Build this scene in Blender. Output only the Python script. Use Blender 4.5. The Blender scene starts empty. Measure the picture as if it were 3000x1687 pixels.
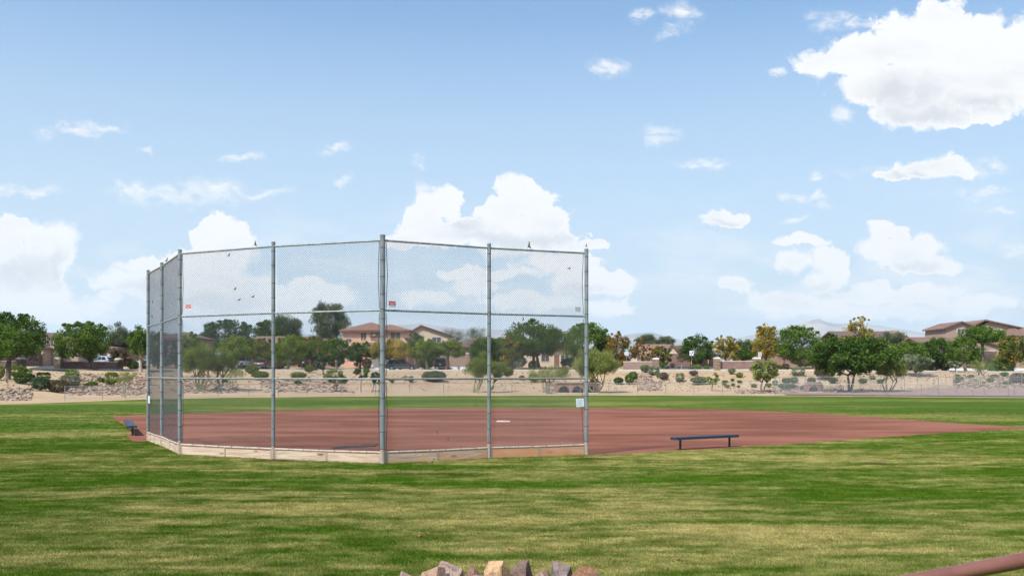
import bpy, bmesh, math, random
import numpy as np
from mathutils import Vector, Matrix, noise as mnoise

random.seed(7); RNG = np.random.default_rng(11)
R = math.radians
scene = bpy.context.scene
COL = scene.collection

# ------------------------------------------------------------------ camera
CAM_H, F, CX, HOR = 2.36, 2700.0, 1500.0, 1093.0      # eye height (m), focal length and horizon measured in the 3000 px photo
cam_d = bpy.data.cameras.new('camera'); cam = bpy.data.objects.new('camera', cam_d); COL.objects.link(cam)
cam.location = (0, 0, CAM_H); cam.rotation_euler = (R(90), 0, 0)
cam_d.sensor_width = 36.0; cam_d.lens = 36.0 * F / 3000.0
cam_d.shift_y = (HOR - 843.5) / 3000.0
cam_d.clip_start = 0.1; cam_d.clip_end = 40000
scene.camera = cam

# ------------------------------------------------------------------ light
SUN_EL, SUN_AZ = R(53), R(222)          # azimuth clockwise from +Y (view direction): left and a little behind
SKY_S = 0.095
CLOUD_L = 0.69
EXPO = 0.62
sun_d = bpy.data.lights.new('sun', 'SUN'); sun = bpy.data.objects.new('sun', sun_d); COL.objects.link(sun)
sun_d.energy = 4.2; sun_d.angle = R(5); sun_d.color = (1.0, 0.95, 0.87)
sdir = Vector((math.sin(SUN_AZ) * math.cos(SUN_EL), math.cos(SUN_AZ) * math.cos(SUN_EL), math.sin(SUN_EL)))
sun.rotation_euler = sdir.to_track_quat('Z', 'Y').to_euler(); sun.location = sdir * 200

scene.view_settings.view_transform = 'Standard'; scene.view_settings.look = 'None'
scene.view_settings.gamma = 1.0; scene.view_settings.use_curve_mapping = False
scene.view_settings.exposure = EXPO
scene.render.engine = 'CYCLES'
cy = scene.cycles
cy.use_denoising = True; cy.max_bounces = 6; cy.diffuse_bounces = 3; cy.glossy_bounces = 3
cy.transmission_bounces = 4; cy.volume_bounces = 1; cy.transparent_max_bounces = 8
cy.caustics_reflective = False; cy.caustics_refractive = False; cy.sample_clamp_indirect = 6.0

# ------------------------------------------------------------------ node helpers
class NT:
    def __init__(s, tree): s.t = tree; s.n = tree.nodes; s.l = tree.links
    def new(s, typ, **kw):
        n = s.n.new(typ)
        for k, v in kw.items(): setattr(n, k, v)
        return n
    def put(s, n, i, v):
        if isinstance(v, bpy.types.NodeSocket): s.l.new(v, n.inputs[i])
        elif v is not None: n.inputs[i].default_value = v
    def math(s, op, a, b=None, c=None, clamp=False):
        n = s.new('ShaderNodeMath', operation=op, use_clamp=clamp)
        s.put(n, 0, a); s.put(n, 1, b); s.put(n, 2, c); return n.outputs[0]
    def vmath(s, op, a, b=None, c=None):
        n = s.new('ShaderNodeVectorMath', operation=op)
        s.put(n, 0, a); s.put(n, 1, b); s.put(n, 2, c)
        return n.outputs['Value'] if op in ('LENGTH', 'DOT_PRODUCT', 'DISTANCE') else n.outputs['Vector']
    def mix(s, f, a, b):
        n = s.new('ShaderNodeMix', data_type='RGBA')
        s.put(n, 0, f); s.put(n, 6, col4(a)); s.put(n, 7, col4(b)); return n.outputs[2]
    def noise(s, vec, scale, detail=4, rough=0.55, dist=0.0, dim='3D'):
        n = s.new('ShaderNodeTexNoise', noise_dimensions=dim)
        s.put(n, 'Vector', vec); n.inputs['Scale'].default_value = scale
        n.inputs['Detail'].default_value = detail; n.inputs['Roughness'].default_value = rough
        n.inputs['Distortion'].default_value = dist; return n.outputs['Fac']
    def voronoi(s, vec, scale, smooth=None, dim='3D'):
        n = s.new('ShaderNodeTexVoronoi', voronoi_dimensions=dim)
        if smooth: n.feature = 'SMOOTH_F1'
        s.put(n, 'Vector', vec); n.inputs['Scale'].default_value = scale
        if smooth: n.inputs['Smoothness'].default_value = smooth
        return n.outputs['Distance']
    def ramp(s, f, stops):
        n = s.new('ShaderNodeValToRGB'); s.put(n, 0, f)
        while len(n.color_ramp.elements) < len(stops): n.color_ramp.elements.new(0.5)
        for e, (p, c) in zip(n.color_ramp.elements, stops): e.position = p; e.color = col4(c)
        return n.outputs[0]
    def step(s, v, lo, hi, a=0.0, b=1.0):
        n = s.new('ShaderNodeMapRange', interpolation_type='SMOOTHSTEP')
        s.put(n, 0, v); s.put(n, 1, lo); s.put(n, 2, hi); s.put(n, 3, a); s.put(n, 4, b); return n.outputs[0]

def col4(c):
    if isinstance(c, bpy.types.NodeSocket) or c is None: return c
    if isinstance(c, (int, float)): return (c, c, c, 1)
    return tuple(c) if len(c) == 4 else (*c, 1)

# ------------------------------------------------------------------ world: daylight sky with fair-weather cumulus
# each cloud is a heap of ellipses (x, y, half width, half height in photo pixels = fixed directions in the sky)
CUMULUS = [
 (2420,185,85,42),(2520,165,120,58),(2640,130,110,85),(2760,90,120,85),(2870,110,110,72),(2980,150,110,90),(2590,245,130,70),(2740,230,210,110),
 (2900,250,170,90),(2680,320,140,55),(2780,345,120,40),(2900,330,70,32),(3120,200,180,120),
 (1275,592,58,62),(1318,600,40,56),(1508,562,54,50),(1478,604,58,56),(1430,630,40,36),(1570,600,62,56),(1240,650,52,42),(1400,680,150,40),(1600,655,66,56),
 (1300,690,140,44),(1500,690,190,55),(1640,700,55,36),(1730,722,75,16),(1200,705,80,26),
 (20,690,62,58),(75,665,30,24),(120,705,50,50),(165,705,55,45),(195,745,36,34),(100,780,120,70),(160,850,60,50),(40,850,100,100),(150,910,130,42),(300,905,50,26),
 (655,660,58,42),(690,680,42,48),(620,715,58,52),(700,730,58,58),(580,760,110,44),(420,780,80,22),(350,825,66,34),(450,830,110,44),(330,870,40,20),
 (600,830,150,65),(700,870,150,70),(640,900,180,50),
 (900,840,62,34),(960,870,90,32),(880,900,110,40),
 (2580,680,38,40),(2640,690,30,34),(2720,720,50,46),(2560,730,48,32),(2660,750,90,46),(2750,780,70,30),(2340,712,90,14),(2320,760,62,32),(2420,765,60,40),
 (2440,800,40,40),(2400,830,60,24),(2290,880,110,34),(2420,880,90,36),(2560,830,60,22),(2600,870,150,30),(2720,860,120,30),(2500,915,280,22),(2850,890,150,30),
 (2620,516,76,17),(2690,500,78,26),(2775,488,58,34),(2830,505,40,20),(2120,645,76,24),(2155,835,44,28),(2090,655,44,13),
 (1790,830,90,42),(1780,905,75,30),(1820,910,50,20),(1690,820,80,40),(1560,880,150,30),(1400,840,70,30),(1250,870,100,26),(1640,770,120,36),(1420,800,160,16),
]
WISPY = [
 (2480,62,92,26),(2560,70,60,18),(1890,46,40,22),(2000,55,44,38),(1960,105,36,14),(1780,205,70,22),(2282,222,36,13),
 (2680,508,190,26),(2890,495,60,20),(2320,572,34,22),(2380,578,60,10),(2412,600,50,12),(2332,650,32,14),
 (2820,578,70,18),(2410,525,28,14),(530,560,180,40),(620,570,110,34),(400,550,90,20),(300,372,50,12),(210,382,100,16),(60,560,100,18),
 (700,468,80,10),(980,440,44,16),(960,435,24,16),(1015,520,20,14),(1225,485,26,16),(1930,395,44,22),(2070,480,70,14),(420,440,26,9),
 (2980,735,60,22),(2930,620,40,12),(2470,335,40,26),(640,560,200,12),(2880,560,70,14),
]
BELLY = [(2640, 268, 120, 46), (2710, 345, 130, 34), (2860, 300, 120, 30), (1372, 668, 70, 20), (1520, 700, 220, 24), (60, 790, 90, 60), (180, 790, 60, 50), (440, 850, 100, 26), (640, 890, 160, 40), (2660, 790, 100, 26), (2400, 850, 120, 22), (2120, 662, 60, 12), (2690, 520, 110, 16), (1690, 850, 90, 22)]
def cloud_group(name, ells, warp, billow):
    g = bpy.data.node_groups.new(name, 'ShaderNodeTree')
    g.interface.new_socket('P', in_out='INPUT', socket_type='NodeSocketVector')
    g.interface.new_socket('D', in_out='OUTPUT', socket_type='NodeSocketFloat')
    k = NT(g); gi = k.new('NodeGroupInput'); go = k.new('NodeGroupOutput')
    p0 = gi.outputs[0]
    nz = k.new('ShaderNodeTexNoise', noise_dimensions='2D'); k.put(nz, 'Vector', p0)
    nz.inputs['Scale'].default_value = 21; nz.inputs['Detail'].default_value = 9; nz.inputs['Roughness'].default_value = 0.58
    off = k.vmath('MULTIPLY_ADD', nz.outputs['Color'], (warp, warp * .8, 0), (-warp * .5, -warp * .4, 0))
    p = k.vmath('ADD', p0, off)
    acc = None
    for (x, y, a, b) in ells:
        cu, cv, ra, rb = (x - CX) / F, (HOR - y) / F, a / F, b / F
        d = k.vmath('LENGTH', k.vmath('MULTIPLY_ADD', p, (1 / ra, 1 / rb, 0), (-cu / ra, -cv / rb, 0)))
        acc = d if acc is None else k.math('SMOOTH_MIN', acc, d, 0.09)
    b1 = k.voronoi(k.vmath('ADD', p0, k.vmath('SCALE', off, None)), 46, 0.5, '2D')
    b2 = k.voronoi(p, 120, 0.4, '2D')
    acc = k.math('ADD', acc, k.math('MULTIPLY', k.math('SUBTRACT', b1, 0.42), billow))
    acc = k.math('ADD', acc, k.math('MULTIPLY', k.math('SUBTRACT', b2, 0.42), billow * .45))
    b3 = k.voronoi(p, 290, 0.35, '2D'); acc = k.math('ADD', acc, k.math('MULTIPLY', k.math('SUBTRACT', b3, 0.42), billow * .28))
    k.l.new(acc, go.inputs[0]); return g

world = bpy.data.worlds.new('World'); scene.world = world; world.use_nodes = True
k = NT(world.node_tree); k.n.clear()
outw = k.new('ShaderNodeOutputWorld')
sky = k.new('ShaderNodeTexSky', sky_type='NISHITA', sun_disc=False)
sky.sun_elevation = SUN_EL; sky.sun_rotation = SUN_AZ; sky.altitude = 750
sky.air_density = 1.0; sky.dust_density = 0.25; sky.ozone_density = 2.0
tc = k.new('ShaderNodeTexCoord'); dirv = k.vmath('NORMALIZE', tc.outputs['Generated'])
sep = k.new('ShaderNodeSeparateXYZ'); k.l.new(dirv, sep.inputs[0])
dy = k.math('MAXIMUM', sep.outputs[1], 0.2)
cmb = k.new('ShaderNodeCombineXYZ'); k.l.new(k.math('DIVIDE', sep.outputs[0], dy), cmb.inputs[0]); k.l.new(k.math('DIVIDE', sep.outputs[2], dy), cmb.inputs[1])
P0 = cmb.outputs[0]
pale = k.ramp(sep.outputs[2], [(0.0, 1.0), (0.07, .97), (0.135, .84), (0.265, .55), (0.36, .20), (0.50, 0.05)])
pc = k.vmath('SCALE', (0.615, 0.755, 0.885), None); pc.node.inputs['Scale'].default_value = 1.0 / (SKY_S * 2 ** EXPO)
SKYC = k.mix(pale, k.vmath('MULTIPLY', sky.outputs[0], (0.72, 1.13, 1.30)), pc)
gC = cloud_group('cumulus', CUMULUS, 0.034, 0.50); gW = cloud_group('wisps', WISPY, 0.050, 0.25)
def inst(g, p):
    n = k.new('ShaderNodeGroup'); n.node_tree = g; k.l.new(p, n.inputs[0]); return n.outputs[0]
CL = CLOUD_L / SKY_S
def tinted(f):
    c = k.vmath('SCALE', k.mix(f, (0.97, 0.972, 0.975), (0.70, 0.725, 0.77)), None); c.node.inputs['Scale'].default_value = CL; return c
# the clouds in view
dC = inst(gC, P0); dW = inst(gW, P0)
soft = k.step(sep.outputs[2], 0.05, 0.17, 0.24, 0.12)                # low clouds lie in the haze and have softer edges
soft = k.math('MULTIPLY', soft, k.step(k.noise(P0, 11, 3, .5), .38, .66, .5, 2.4))
mC = k.step(dC, k.math('ADD', 1.0, soft), k.math('SUBTRACT', 1.0, soft))
mC = k.math('MULTIPLY', mC, k.step(sep.outputs[2], 0.015, 0.12, 0.88, 1.0))
fw = k.noise(k.vmath('MULTIPLY', P0, (1, 2.0, 1)), 40, 9, .66, 0.5)
mW = k.math('MULTIPLY', k.step(dW, 1.45, 0.2), k.step(fw, 0.32, 0.66)); mW = k.math('MULTIPLY', mW, 0.9)
sn = k.noise(k.vmath('MULTIPLY', P0, (1, 2.2, 1)), 8, 6, .55, .2)
inner = k.step(dC, 0.98, 0.45)
dB = inst(cloud_group('bellies', BELLY, 0.05, 0.2), P0)
bF = k.new('ShaderNodeBackground'); bF.inputs[1].default_value = SKY_S
veil = k.math('MULTIPLY', k.step(k.noise(k.vmath('MULTIPLY', P0, (1, 3.2, 1)), 7, 6, .6, .4), .42, .74), k.step(sep.outputs[2], 0.22, 0.05, 0.0, 0.75))   # thin stratus between the far heaps
k.l.new(k.mix(k.math('MAXIMUM', veil, k.math('MAXIMUM', mC, mW)), SKYC, tinted(k.math('MULTIPLY', inner, k.math('MAXIMUM', k.math('MULTIPLY', k.step(sn, 0.45, 0.75), .55), k.step(dB, 1.7, 0.1))))), bF.inputs[0])
# the rest of the sky carries the same broken cumulus
gen = k.noise(dirv, 3.2, 6, .56)
mG = k.math('MULTIPLY', k.step(gen, 0.52, 0.60), k.step(sep.outputs[2], 0.0, 0.06))
bG = k.new('ShaderNodeBackground'); bG.inputs[1].default_value = SKY_S
k.l.new(k.mix(mG, SKYC, tinted(k.step(gen, .60, .75))), bG.inputs[0])
front = k.step(sep.outputs[1], 0.62, 0.72)
mxw = k.new('ShaderNodeMixShader'); k.l.new(front, mxw.inputs[0]); k.l.new(bG.outputs[0], mxw.inputs[1]); k.l.new(bF.outputs[0], mxw.inputs[2]); k.l.new(mxw.outputs[0], outw.inputs[0])
for nd in list(gC.nodes) + list(gW.nodes):
    if nd.type == 'VECT_MATH' and nd.operation == 'SCALE': nd.inputs['Scale'].default_value = 0.6
world.cycles.sampling_method = 'MANUAL'; world.cycles.sample_map_resolution = 512

# ------------------------------------------------------------------ materials
MATS = {}
def base_mat(name):
    m = bpy.data.materials.new(name); m.use_nodes = True; t = NT(m.node_tree); t.n.clear()
    o = t.new('ShaderNodeOutputMaterial'); b = t.new('ShaderNodeBsdfPrincipled'); t.l.new(b.outputs[0], o.inputs[0])
    MATS[name] = m; return m, t, b, o
def pm(name, c1, c2=None, scale=3.0, rough=0.7, bump=0.0, bscale=None, metal=0.0, coat=0.0, detail=5, stretch=(1, 1, 1), lo=.35, hi=.65, rnd=0.0, world=False, spec=None):
    m, t, b, o = base_mat(name)
    b.inputs['Roughness'].default_value = rough; b.inputs['Metallic'].default_value = metal
    if spec is not None: b.inputs['Specular IOR Level'].default_value = spec
    if coat: b.inputs['Coat Weight'].default_value = coat; b.inputs['Coat Roughness'].default_value = 0.08
    v = t.new('ShaderNodeNewGeometry').outputs['Position'] if world else t.new('ShaderNodeTexCoord').outputs['Object']
    v = t.vmath('MULTIPLY', v, stretch)
    c = col4(c1)
    if c2 is not None: c = t.mix(t.step(t.noise(v, scale, detail), lo, hi), c1, c2)
    if rnd:
        oi = t.new('ShaderNodeObjectInfo').outputs['Random']
        h = t.new('ShaderNodeHueSaturation'); t.put(h, 'Color', c)
        t.put(h, 'Value', t.math('MULTIPLY_ADD', oi, rnd, 1 - rnd / 2)); c = h.outputs[0]
    t.put(b, 'Base Color', c)
    if bump:
        bn = t.new('ShaderNodeBump'); bn.inputs['Strength'].default_value = bump; bn.inputs['Distance'].default_value = 0.02
        t.put(bn, 'Height', t.noise(v, bscale or scale * 4, 6)); t.l.new(bn.outputs[0], b.inputs['Normal'])
    return m
def foliage(name, dark, light, odd=None, trans=0.20, rough=0.55):
    m, t, b, o = base_mat(name)
    a = t.new('ShaderNodeAttribute', attribute_name='tint').outputs['Fac']
    c = t.mix(a, dark, light)
    if odd is not None: c = t.mix(t.step(a, 0.80, 0.90), c, odd)
    t.put(b, 'Base Color', c); b.inputs['Roughness'].default_value = rough; b.inputs['Specular IOR Level'].default_value = 0.10
    tr = t.new('ShaderNodeBsdfTranslucent'); t.put(tr, 'Color', c)
    mx = t.new('ShaderNodeMixShader'); mx.inputs[0].default_value = trans
    t.l.new(b.outputs[0], mx.inputs[1]); t.l.new(tr.outputs[0], mx.inputs[2]); t.l.new(mx.outputs[0], o.inputs[0]); return m
def M(n): return MATS[n]

# lawn colour: straw and green patches in real ground coordinates
def lawn_color(t, blades=False):
    pos = t.new('ShaderNodeNewGeometry').outputs['Position']
    flat = t.vmath('MULTIPLY', pos, (1, 1, 0))
    big = t.noise(t.vmath('MULTIPLY', flat, (.42, 1.0, 0)), 0.11, 4, .5)
    mid = t.noise(t.vmath('MULTIPLY', flat, (.28, 1.0, 0)), 0.85, 6, .64, .5)
    fine = t.noise(t.vmath('MULTIPLY', flat, (.5, 1.0, 0)), 2.6, 5, .65)
    f = t.math('ADD', t.math('MULTIPLY', big, 1.15), t.math('ADD', t.math('MULTIPLY', mid, 1.0), t.math('MULTIPLY', fine, .57)))
    sp = t.new('ShaderNodeSeparateXYZ'); t.l.new(pos, sp.inputs[0])
    far = t.step(sp.outputs[1], 30, 60)                             # watered outfield is greener than the trampled approach
    lo = t.math('MULTIPLY_ADD', far, .04, 1.19); hi = t.math('MULTIPLY_ADD', far, .20, 1.62)
    straw = t.step(f, lo, hi)
    g = t.mix(t.step(fine, .3, .7), (0.055, 0.118, 0.006), (0.100, 0.172, 0.013))
    s = t.mix(t.step(fine, .3, .7), (0.315, 0.272, 0.090), (0.44, 0.38, 0.152))
    g = t.mix(far, g, (0.068, 0.124, 0.012)); s = t.mix(far, s, (0.30, 0.27, 0.085))
    c = t.mix(straw, g, s)
    soil = t.step(t.noise(flat, 0.34, 3, .5), 0.755, 0.80)
    wob = t.vmath('ADD', flat, t.vmath('MULTIPLY_ADD', t.new('ShaderNodeTexNoise').outputs['Color'], (.5, .5, 0), (-.25, -.25, 0)))
    for (bx_, by_, ra_, rb_) in ((2.25, 25.1, .75, .42), (9.4, 23.9, .45, .35), (-1.95, 21.4, 1.4, .30), (-6.3, 24.9, .8, .3)):     # worn bare spots
        dd_ = t.vmath('LENGTH', t.vmath('MULTIPLY_ADD', wob, (1 / ra_, 1 / rb_, 0), (-bx_ / ra_, -by_ / rb_, 0)))
        soil = t.math('MAXIMUM', soil, t.step(dd_, 1.15, .35))
    return t.mix(t.math('MULTIPLY', soil, .7), c, (0.075, 0.05, 0.03)), fine
m, t, b, o = base_mat('lawn'); c, fn = lawn_color(t); c = t.vmath('MULTIPLY', c, (.80, .80, .80)); t.put(b, 'Base Color', c); b.inputs['Roughness'].default_value = .85; b.inputs['Specular IOR Level'].default_value = .03  # sheet colour darkened to stand in for blades shading each other
bn = t.new('ShaderNodeBump'); bn.inputs['Strength'].default_value = .5; bn.inputs['Distance'].default_value = .03
t.put(bn, 'Height', t.noise(t.new('ShaderNodeNewGeometry').outputs['Position'], 22, 6, .7)); t.l.new(bn.outputs[0], b.inputs['Normal'])
m, t, b, o = base_mat('blades'); c, fn = lawn_color(t)
ri = t.new('ShaderNodeObjectInfo').outputs['Random']
h = t.new('ShaderNodeHueSaturation'); t.put(h, 'Color', c); t.put(h, 'Value', t.math('MULTIPLY_ADD', ri, .7, .85)); t.put(h, 'Hue', t.math('MULTIPLY_ADD', ri, .03, .485))
t.put(b, 'Base Color', h.outputs[0]); b.inputs['Roughness'].default_value = .7; b.inputs['Specular IOR Level'].default_value = .06
tr = t.new('ShaderNodeBsdfTranslucent'); t.put(tr, 'Color', h.outputs[0]); mx = t.new('ShaderNodeMixShader'); mx.inputs[0].default_value = .25
t.l.new(b.outputs[0], mx.inputs[1]); t.l.new(tr.outputs[0], mx.inputs[2]); t.l.new(mx.outputs[0], o.inputs[0])

# infield clay
m, t, b, o = base_mat('clay')
pos = t.new('ShaderNodeNewGeometry').outputs['Position']
n1 = t.noise(t.vmath('MULTIPLY', pos, (.35, 1, 1)), .35, 5, .6); n2 = t.noise(pos, 14, 6, .7); n3 = t.noise(t.vmath('MULTIPLY', pos, (.30, 1, 1)), .42, 8, .72)
c = t.mix(t.step(n1, .36, .64), (0.150, 0.060, 0.041), (0.248, 0.107, 0.074))
c = t.mix(t.math('MULTIPLY', t.step(n3, .55, .70), .6), c, (0.150, 0.058, 0.036))
c = t.mix(t.math('MULTIPLY', t.step(n2, .50, .75), .35), c, (0.27, 0.115, 0.077))
t.put(b, 'Base Color', c); b.inputs['Roughness'].default_value = .9; b.inputs['Specular IOR Level'].default_value = .03
bn = t.new('ShaderNodeBump'); bn.inputs['Strength'].default_value = .5; bn.inputs['Distance'].default_value = .03; t.put(bn, 'Height', n2); t.l.new(bn.outputs[0], b.inputs['Normal'])
# desert soil
m, t, b, o = base_mat('desert')
pos = t.new('ShaderNodeNewGeometry').outputs['Position']
n1 = t.noise(pos, .16, 5, .6); n2 = t.noise(pos, 2.2, 6, .7); n3 = t.noise(pos, .5, 4, .6)
c = t.mix(t.step(n1, .3, .7), (0.345, 0.25, 0.16), (0.425, 0.32, 0.215))
c = t.mix(t.math('MULTIPLY', t.step(n2, .52, .72), .6), c, (0.22, 0.15, 0.10))
c = t.mix(t.math('MULTIPLY', t.step(n3, .60, .75), .5), c, (0.27, 0.175, 0.12))
t.put(b, 'Base Color', c); b.inputs['Roughness'].default_value = .95; b.inputs['Specular IOR Level'].default_value = .03
bn = t.new('ShaderNodeBump'); bn.inputs['Strength'].default_value = .7; bn.inputs['Distance'].default_value = .12; t.put(bn, 'Height', n2); t.l.new(bn.outputs[0], b.inputs['Normal'])
pm('gravel', (0.20, 0.135, 0.125), (0.27, 0.19, 0.17), 1.2, .95, .6, 8, world=True)
pm('asphalt', (0.050, 0.052, 0.056), (0.075, 0.075, 0.08), .8, .9, .3, 30, world=True)
pm('concrete', (0.46, 0.44, 0.41), (0.56, 0.54, 0.50), 1.2, .85, .2, 20, world=True)
pm('mountain_rock', (0.10, 0.095, 0.09), (0.30, 0.25, 0.21), .002, .95, world=True, detail=9, lo=.40, hi=.62)
# galvanised steel: spangled zinc, rust-brown dust low down
pm('galv', (0.20, 0.23, 0.24), (0.31, 0.345, 0.355), 5, .48, .08, 40, metal=.35, stretch=(3, 3, .5), rnd=.18)
pm('galv_dusty', (0.40, 0.30, 0.23), (0.46, 0.42, 0.37), 4, .7, .1, 30, metal=.1)
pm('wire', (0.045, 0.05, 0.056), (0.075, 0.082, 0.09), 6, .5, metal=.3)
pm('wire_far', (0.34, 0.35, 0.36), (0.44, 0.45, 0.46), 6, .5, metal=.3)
pm('band_dark', (0.07, 0.075, 0.08), (0.14, 0.145, 0.15), 9, .55, metal=.4)
# weathered boards with grain, knots and splashed clay
m, t, b, o = base_mat('board')
oc = t.new('ShaderNodeTexCoord').outputs['Object']; oi = t.new('ShaderNodeObjectInfo')
vv = t.vmath('ADD', oc, t.vmath('MULTIPLY', oi.outputs['Location'], (7.3, 3.1, 1)))
gr = t.noise(t.vmath('MULTIPLY', vv, (.55, 4, 9)), 1.6, 6, .65, 1.2); kn = t.voronoi(t.vmath('MULTIPLY', vv, (1.3, 1, 4.0)), 1.0)
c = t.mix(t.step(gr, .40, .62), (0.43, 0.315, 0.225), (0.63, 0.505, 0.39))
c = t.mix(t.math('MULTIPLY', t.step(gr, .62, .72), .75), c, (0.20, 0.12, 0.08))
c = t.mix(t.step(kn, .20, .07), c, (0.24, 0.11, 0.05))
sp = t.new('ShaderNodeSeparateXYZ'); t.l.new(oc, sp.inputs[0])
st = t.math('ADD', t.noise(vv, 1.4, 4, .6), t.math('MULTIPLY', sp.outputs[2], -1.1))
at = t.new('ShaderNodeAttribute', attribute_type='OBJECT', attribute_name='clay').outputs['Fac']
st = t.math('ADD', st, at)
c = t.mix(t.math('MULTIPLY', t.step(st, .30, .85), .85), c, (0.60, 0.26, 0.12))
t.put(b, 'Base Color', c); b.inputs['Roughness'].default_value = .85
bn = t.new('ShaderNodeBump'); bn.inputs['Strength'].default_value = .6; bn.inputs['Distance'].default_value = .01; t.put(bn, 'Height', gr); t.l.new(bn.outputs[0], b.inputs['Normal'])
pm('bench_blue', (0.016, 0.028, 0.055), (0.030, 0.045, 0.075), 6, .42, .05, 40)
pm('bench_leg', (0.012, 0.016, 0.025), (0.03, 0.03, 0.035), 8, .5)
pm('rail_paint', (0.150, 0.060, 0.046), (0.185, 0.080, 0.062), 9, .24, .04, 60)
pm('plate_white', (0.72, 0.70, 0.68), (0.60, 0.52, 0.47), 9, .6)
pm('mat_black', (0.028, 0.024, 0.024), (0.06, 0.05, 0.05), 12, .9, .5, 60)
pm('sign_red', (0.50, 0.012, 0.020), None, rough=.4); pm('sign_white', (0.80, 0.80, 0.80), (0.74, 0.75, 0.76), 3, .5)
pm('sign_grey', (0.42, 0.44, 0.45), (0.50, 0.52, 0.53), 4, .4, metal=.3); pm('sign_back', (0.60, 0.61, 0.62), (0.68, 0.69, 0.70), 3, .5, metal=.2)
pm('sign_green', (0.0, 0.17, 0.12), None, rough=.4); pm('black', (0.012, 0.012, 0.013), (0.025, 0.025, 0.026), 5, .5); pm('yellow', (0.75, 0.42, 0.01), None, rough=.5)
pm('paper', (0.80, 0.86, 0.89), (0.72, 0.80, 0.84), 6, .7); pm('paper_ink', (0.48, 0.55, 0.62), None)
# rocks
m, t, b, o = base_mat('rock')
oc = t.new('ShaderNodeTexCoord').outputs['Object']; oi = t.new('ShaderNodeObjectInfo')
vv = t.vmath('ADD', oc, t.vmath('MULTIPLY', oi.outputs['Location'], (3.7, 5.1, 2.3)))
n1 = t.noise(vv, 3.2, 6, .65, .8); n2 = t.noise(t.vmath('MULTIPLY', vv, (1, 1, 4)), 5, 6, .7, 1.5)
rr = oi.outputs['Random']
base = t.ramp(rr, [(0.0, (0.25, 0.175, 0.12)), (0.35, (0.16, 0.115, 0.095)), (0.6, (0.33, 0.23, 0.145)), (0.8, (0.12, 0.085, 0.075)), (1.0, (0.29, 0.22, 0.175))])
c = t.mix(t.step(n1, .38, .62), base, (0.32, 0.24, 0.175)); c = t.mix(t.math('MULTIPLY', t.step(n2, .54, .64), .75), c, (0.085, 0.050, 0.042))
c = t.mix(t.math('MULTIPLY', t.step(n1, .62, .72), .5), c, (0.34, 0.15, 0.06))
t.put(b, 'Base Color', c); b.inputs['Roughness'].default_value = .85
bn = t.new('ShaderNodeBump'); bn.inputs['Strength'].default_value = .8; bn.inputs['Distance'].default_value = .03; t.put(bn, 'Height', n2); t.l.new(bn.outputs[0], b.inputs['Normal'])
m, t, b, o = base_mat('riprap')
ri = t.new('ShaderNodeNewGeometry').outputs['Random Per Island']
t.put(b, 'Base Color', t.ramp(ri, [(0.0, (0.10, 0.070, 0.052)), (0.3, (0.26, 0.185, 0.135)), (0.55, (0.17, 0.115, 0.09)), (0.75, (0.42, 0.325, 0.25)), (1.0, (0.30, 0.22, 0.17))])); b.inputs['Roughness'].default_value = .9
# walls, houses
def block_mat(name, c1, c2, mortar, bw=.40, bh=.20):
    m, t, b, o = base_mat(name)
    oc = t.new('ShaderNodeTexCoord').outputs['Object']; s = t.new('ShaderNodeSeparateXYZ'); t.l.new(oc, s.inputs[0])
    cb = t.new('ShaderNodeCombineXYZ'); t.put(cb, 0, t.math('ADD', s.outputs[0], s.outputs[1])); t.put(cb, 1, s.outputs[2])
    br = t.new('ShaderNodeTexBrick'); t.put(br, 'Vector', cb.outputs[0]); t.put(br, 'Color1', col4(c1)); t.put(br, 'Color2', col4(c2)); t.put(br, 'Mortar', col4(mortar))
    br.inputs['Scale'].default_value = 1; br.inputs['Brick Width'].default_value = bw; br.inputs['Row Height'].default_value = bh; br.inputs['Mortar Size'].default_value = .012
    n = t.noise(oc, .8, 5, .6); c = t.mix(t.math('MULTIPLY', t.step(n, .4, .7), .35), br.outputs['Color'], (0.36, 0.26, 0.21))
    t.put(b, 'Base Color', c); b.inputs['Roughness'].default_value = .9
    bn = t.new('ShaderNodeBump'); bn.inputs['Strength'].default_value = .5; bn.inputs['Distance'].default_value = .01; t.put(bn, 'Height', t.math('MULTIPLY', br.outputs['Fac'], -1)); t.l.new(bn.outputs[0], b.inputs['Normal'])
block_mat('block_wall', (0.225, 0.128, 0.108), (0.255, 0.15, 0.128), (0.17, 0.10, 0.085))
block_mat('block_wall_tan', (0.29, 0.185, 0.15), (0.33, 0.215, 0.175), (0.22, 0.15, 0.12))
block_mat('stone_pillar', (0.33, 0.24, 0.17), (0.20, 0.14, 0.10), (0.09, 0.065, 0.05), .26, .09)
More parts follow.
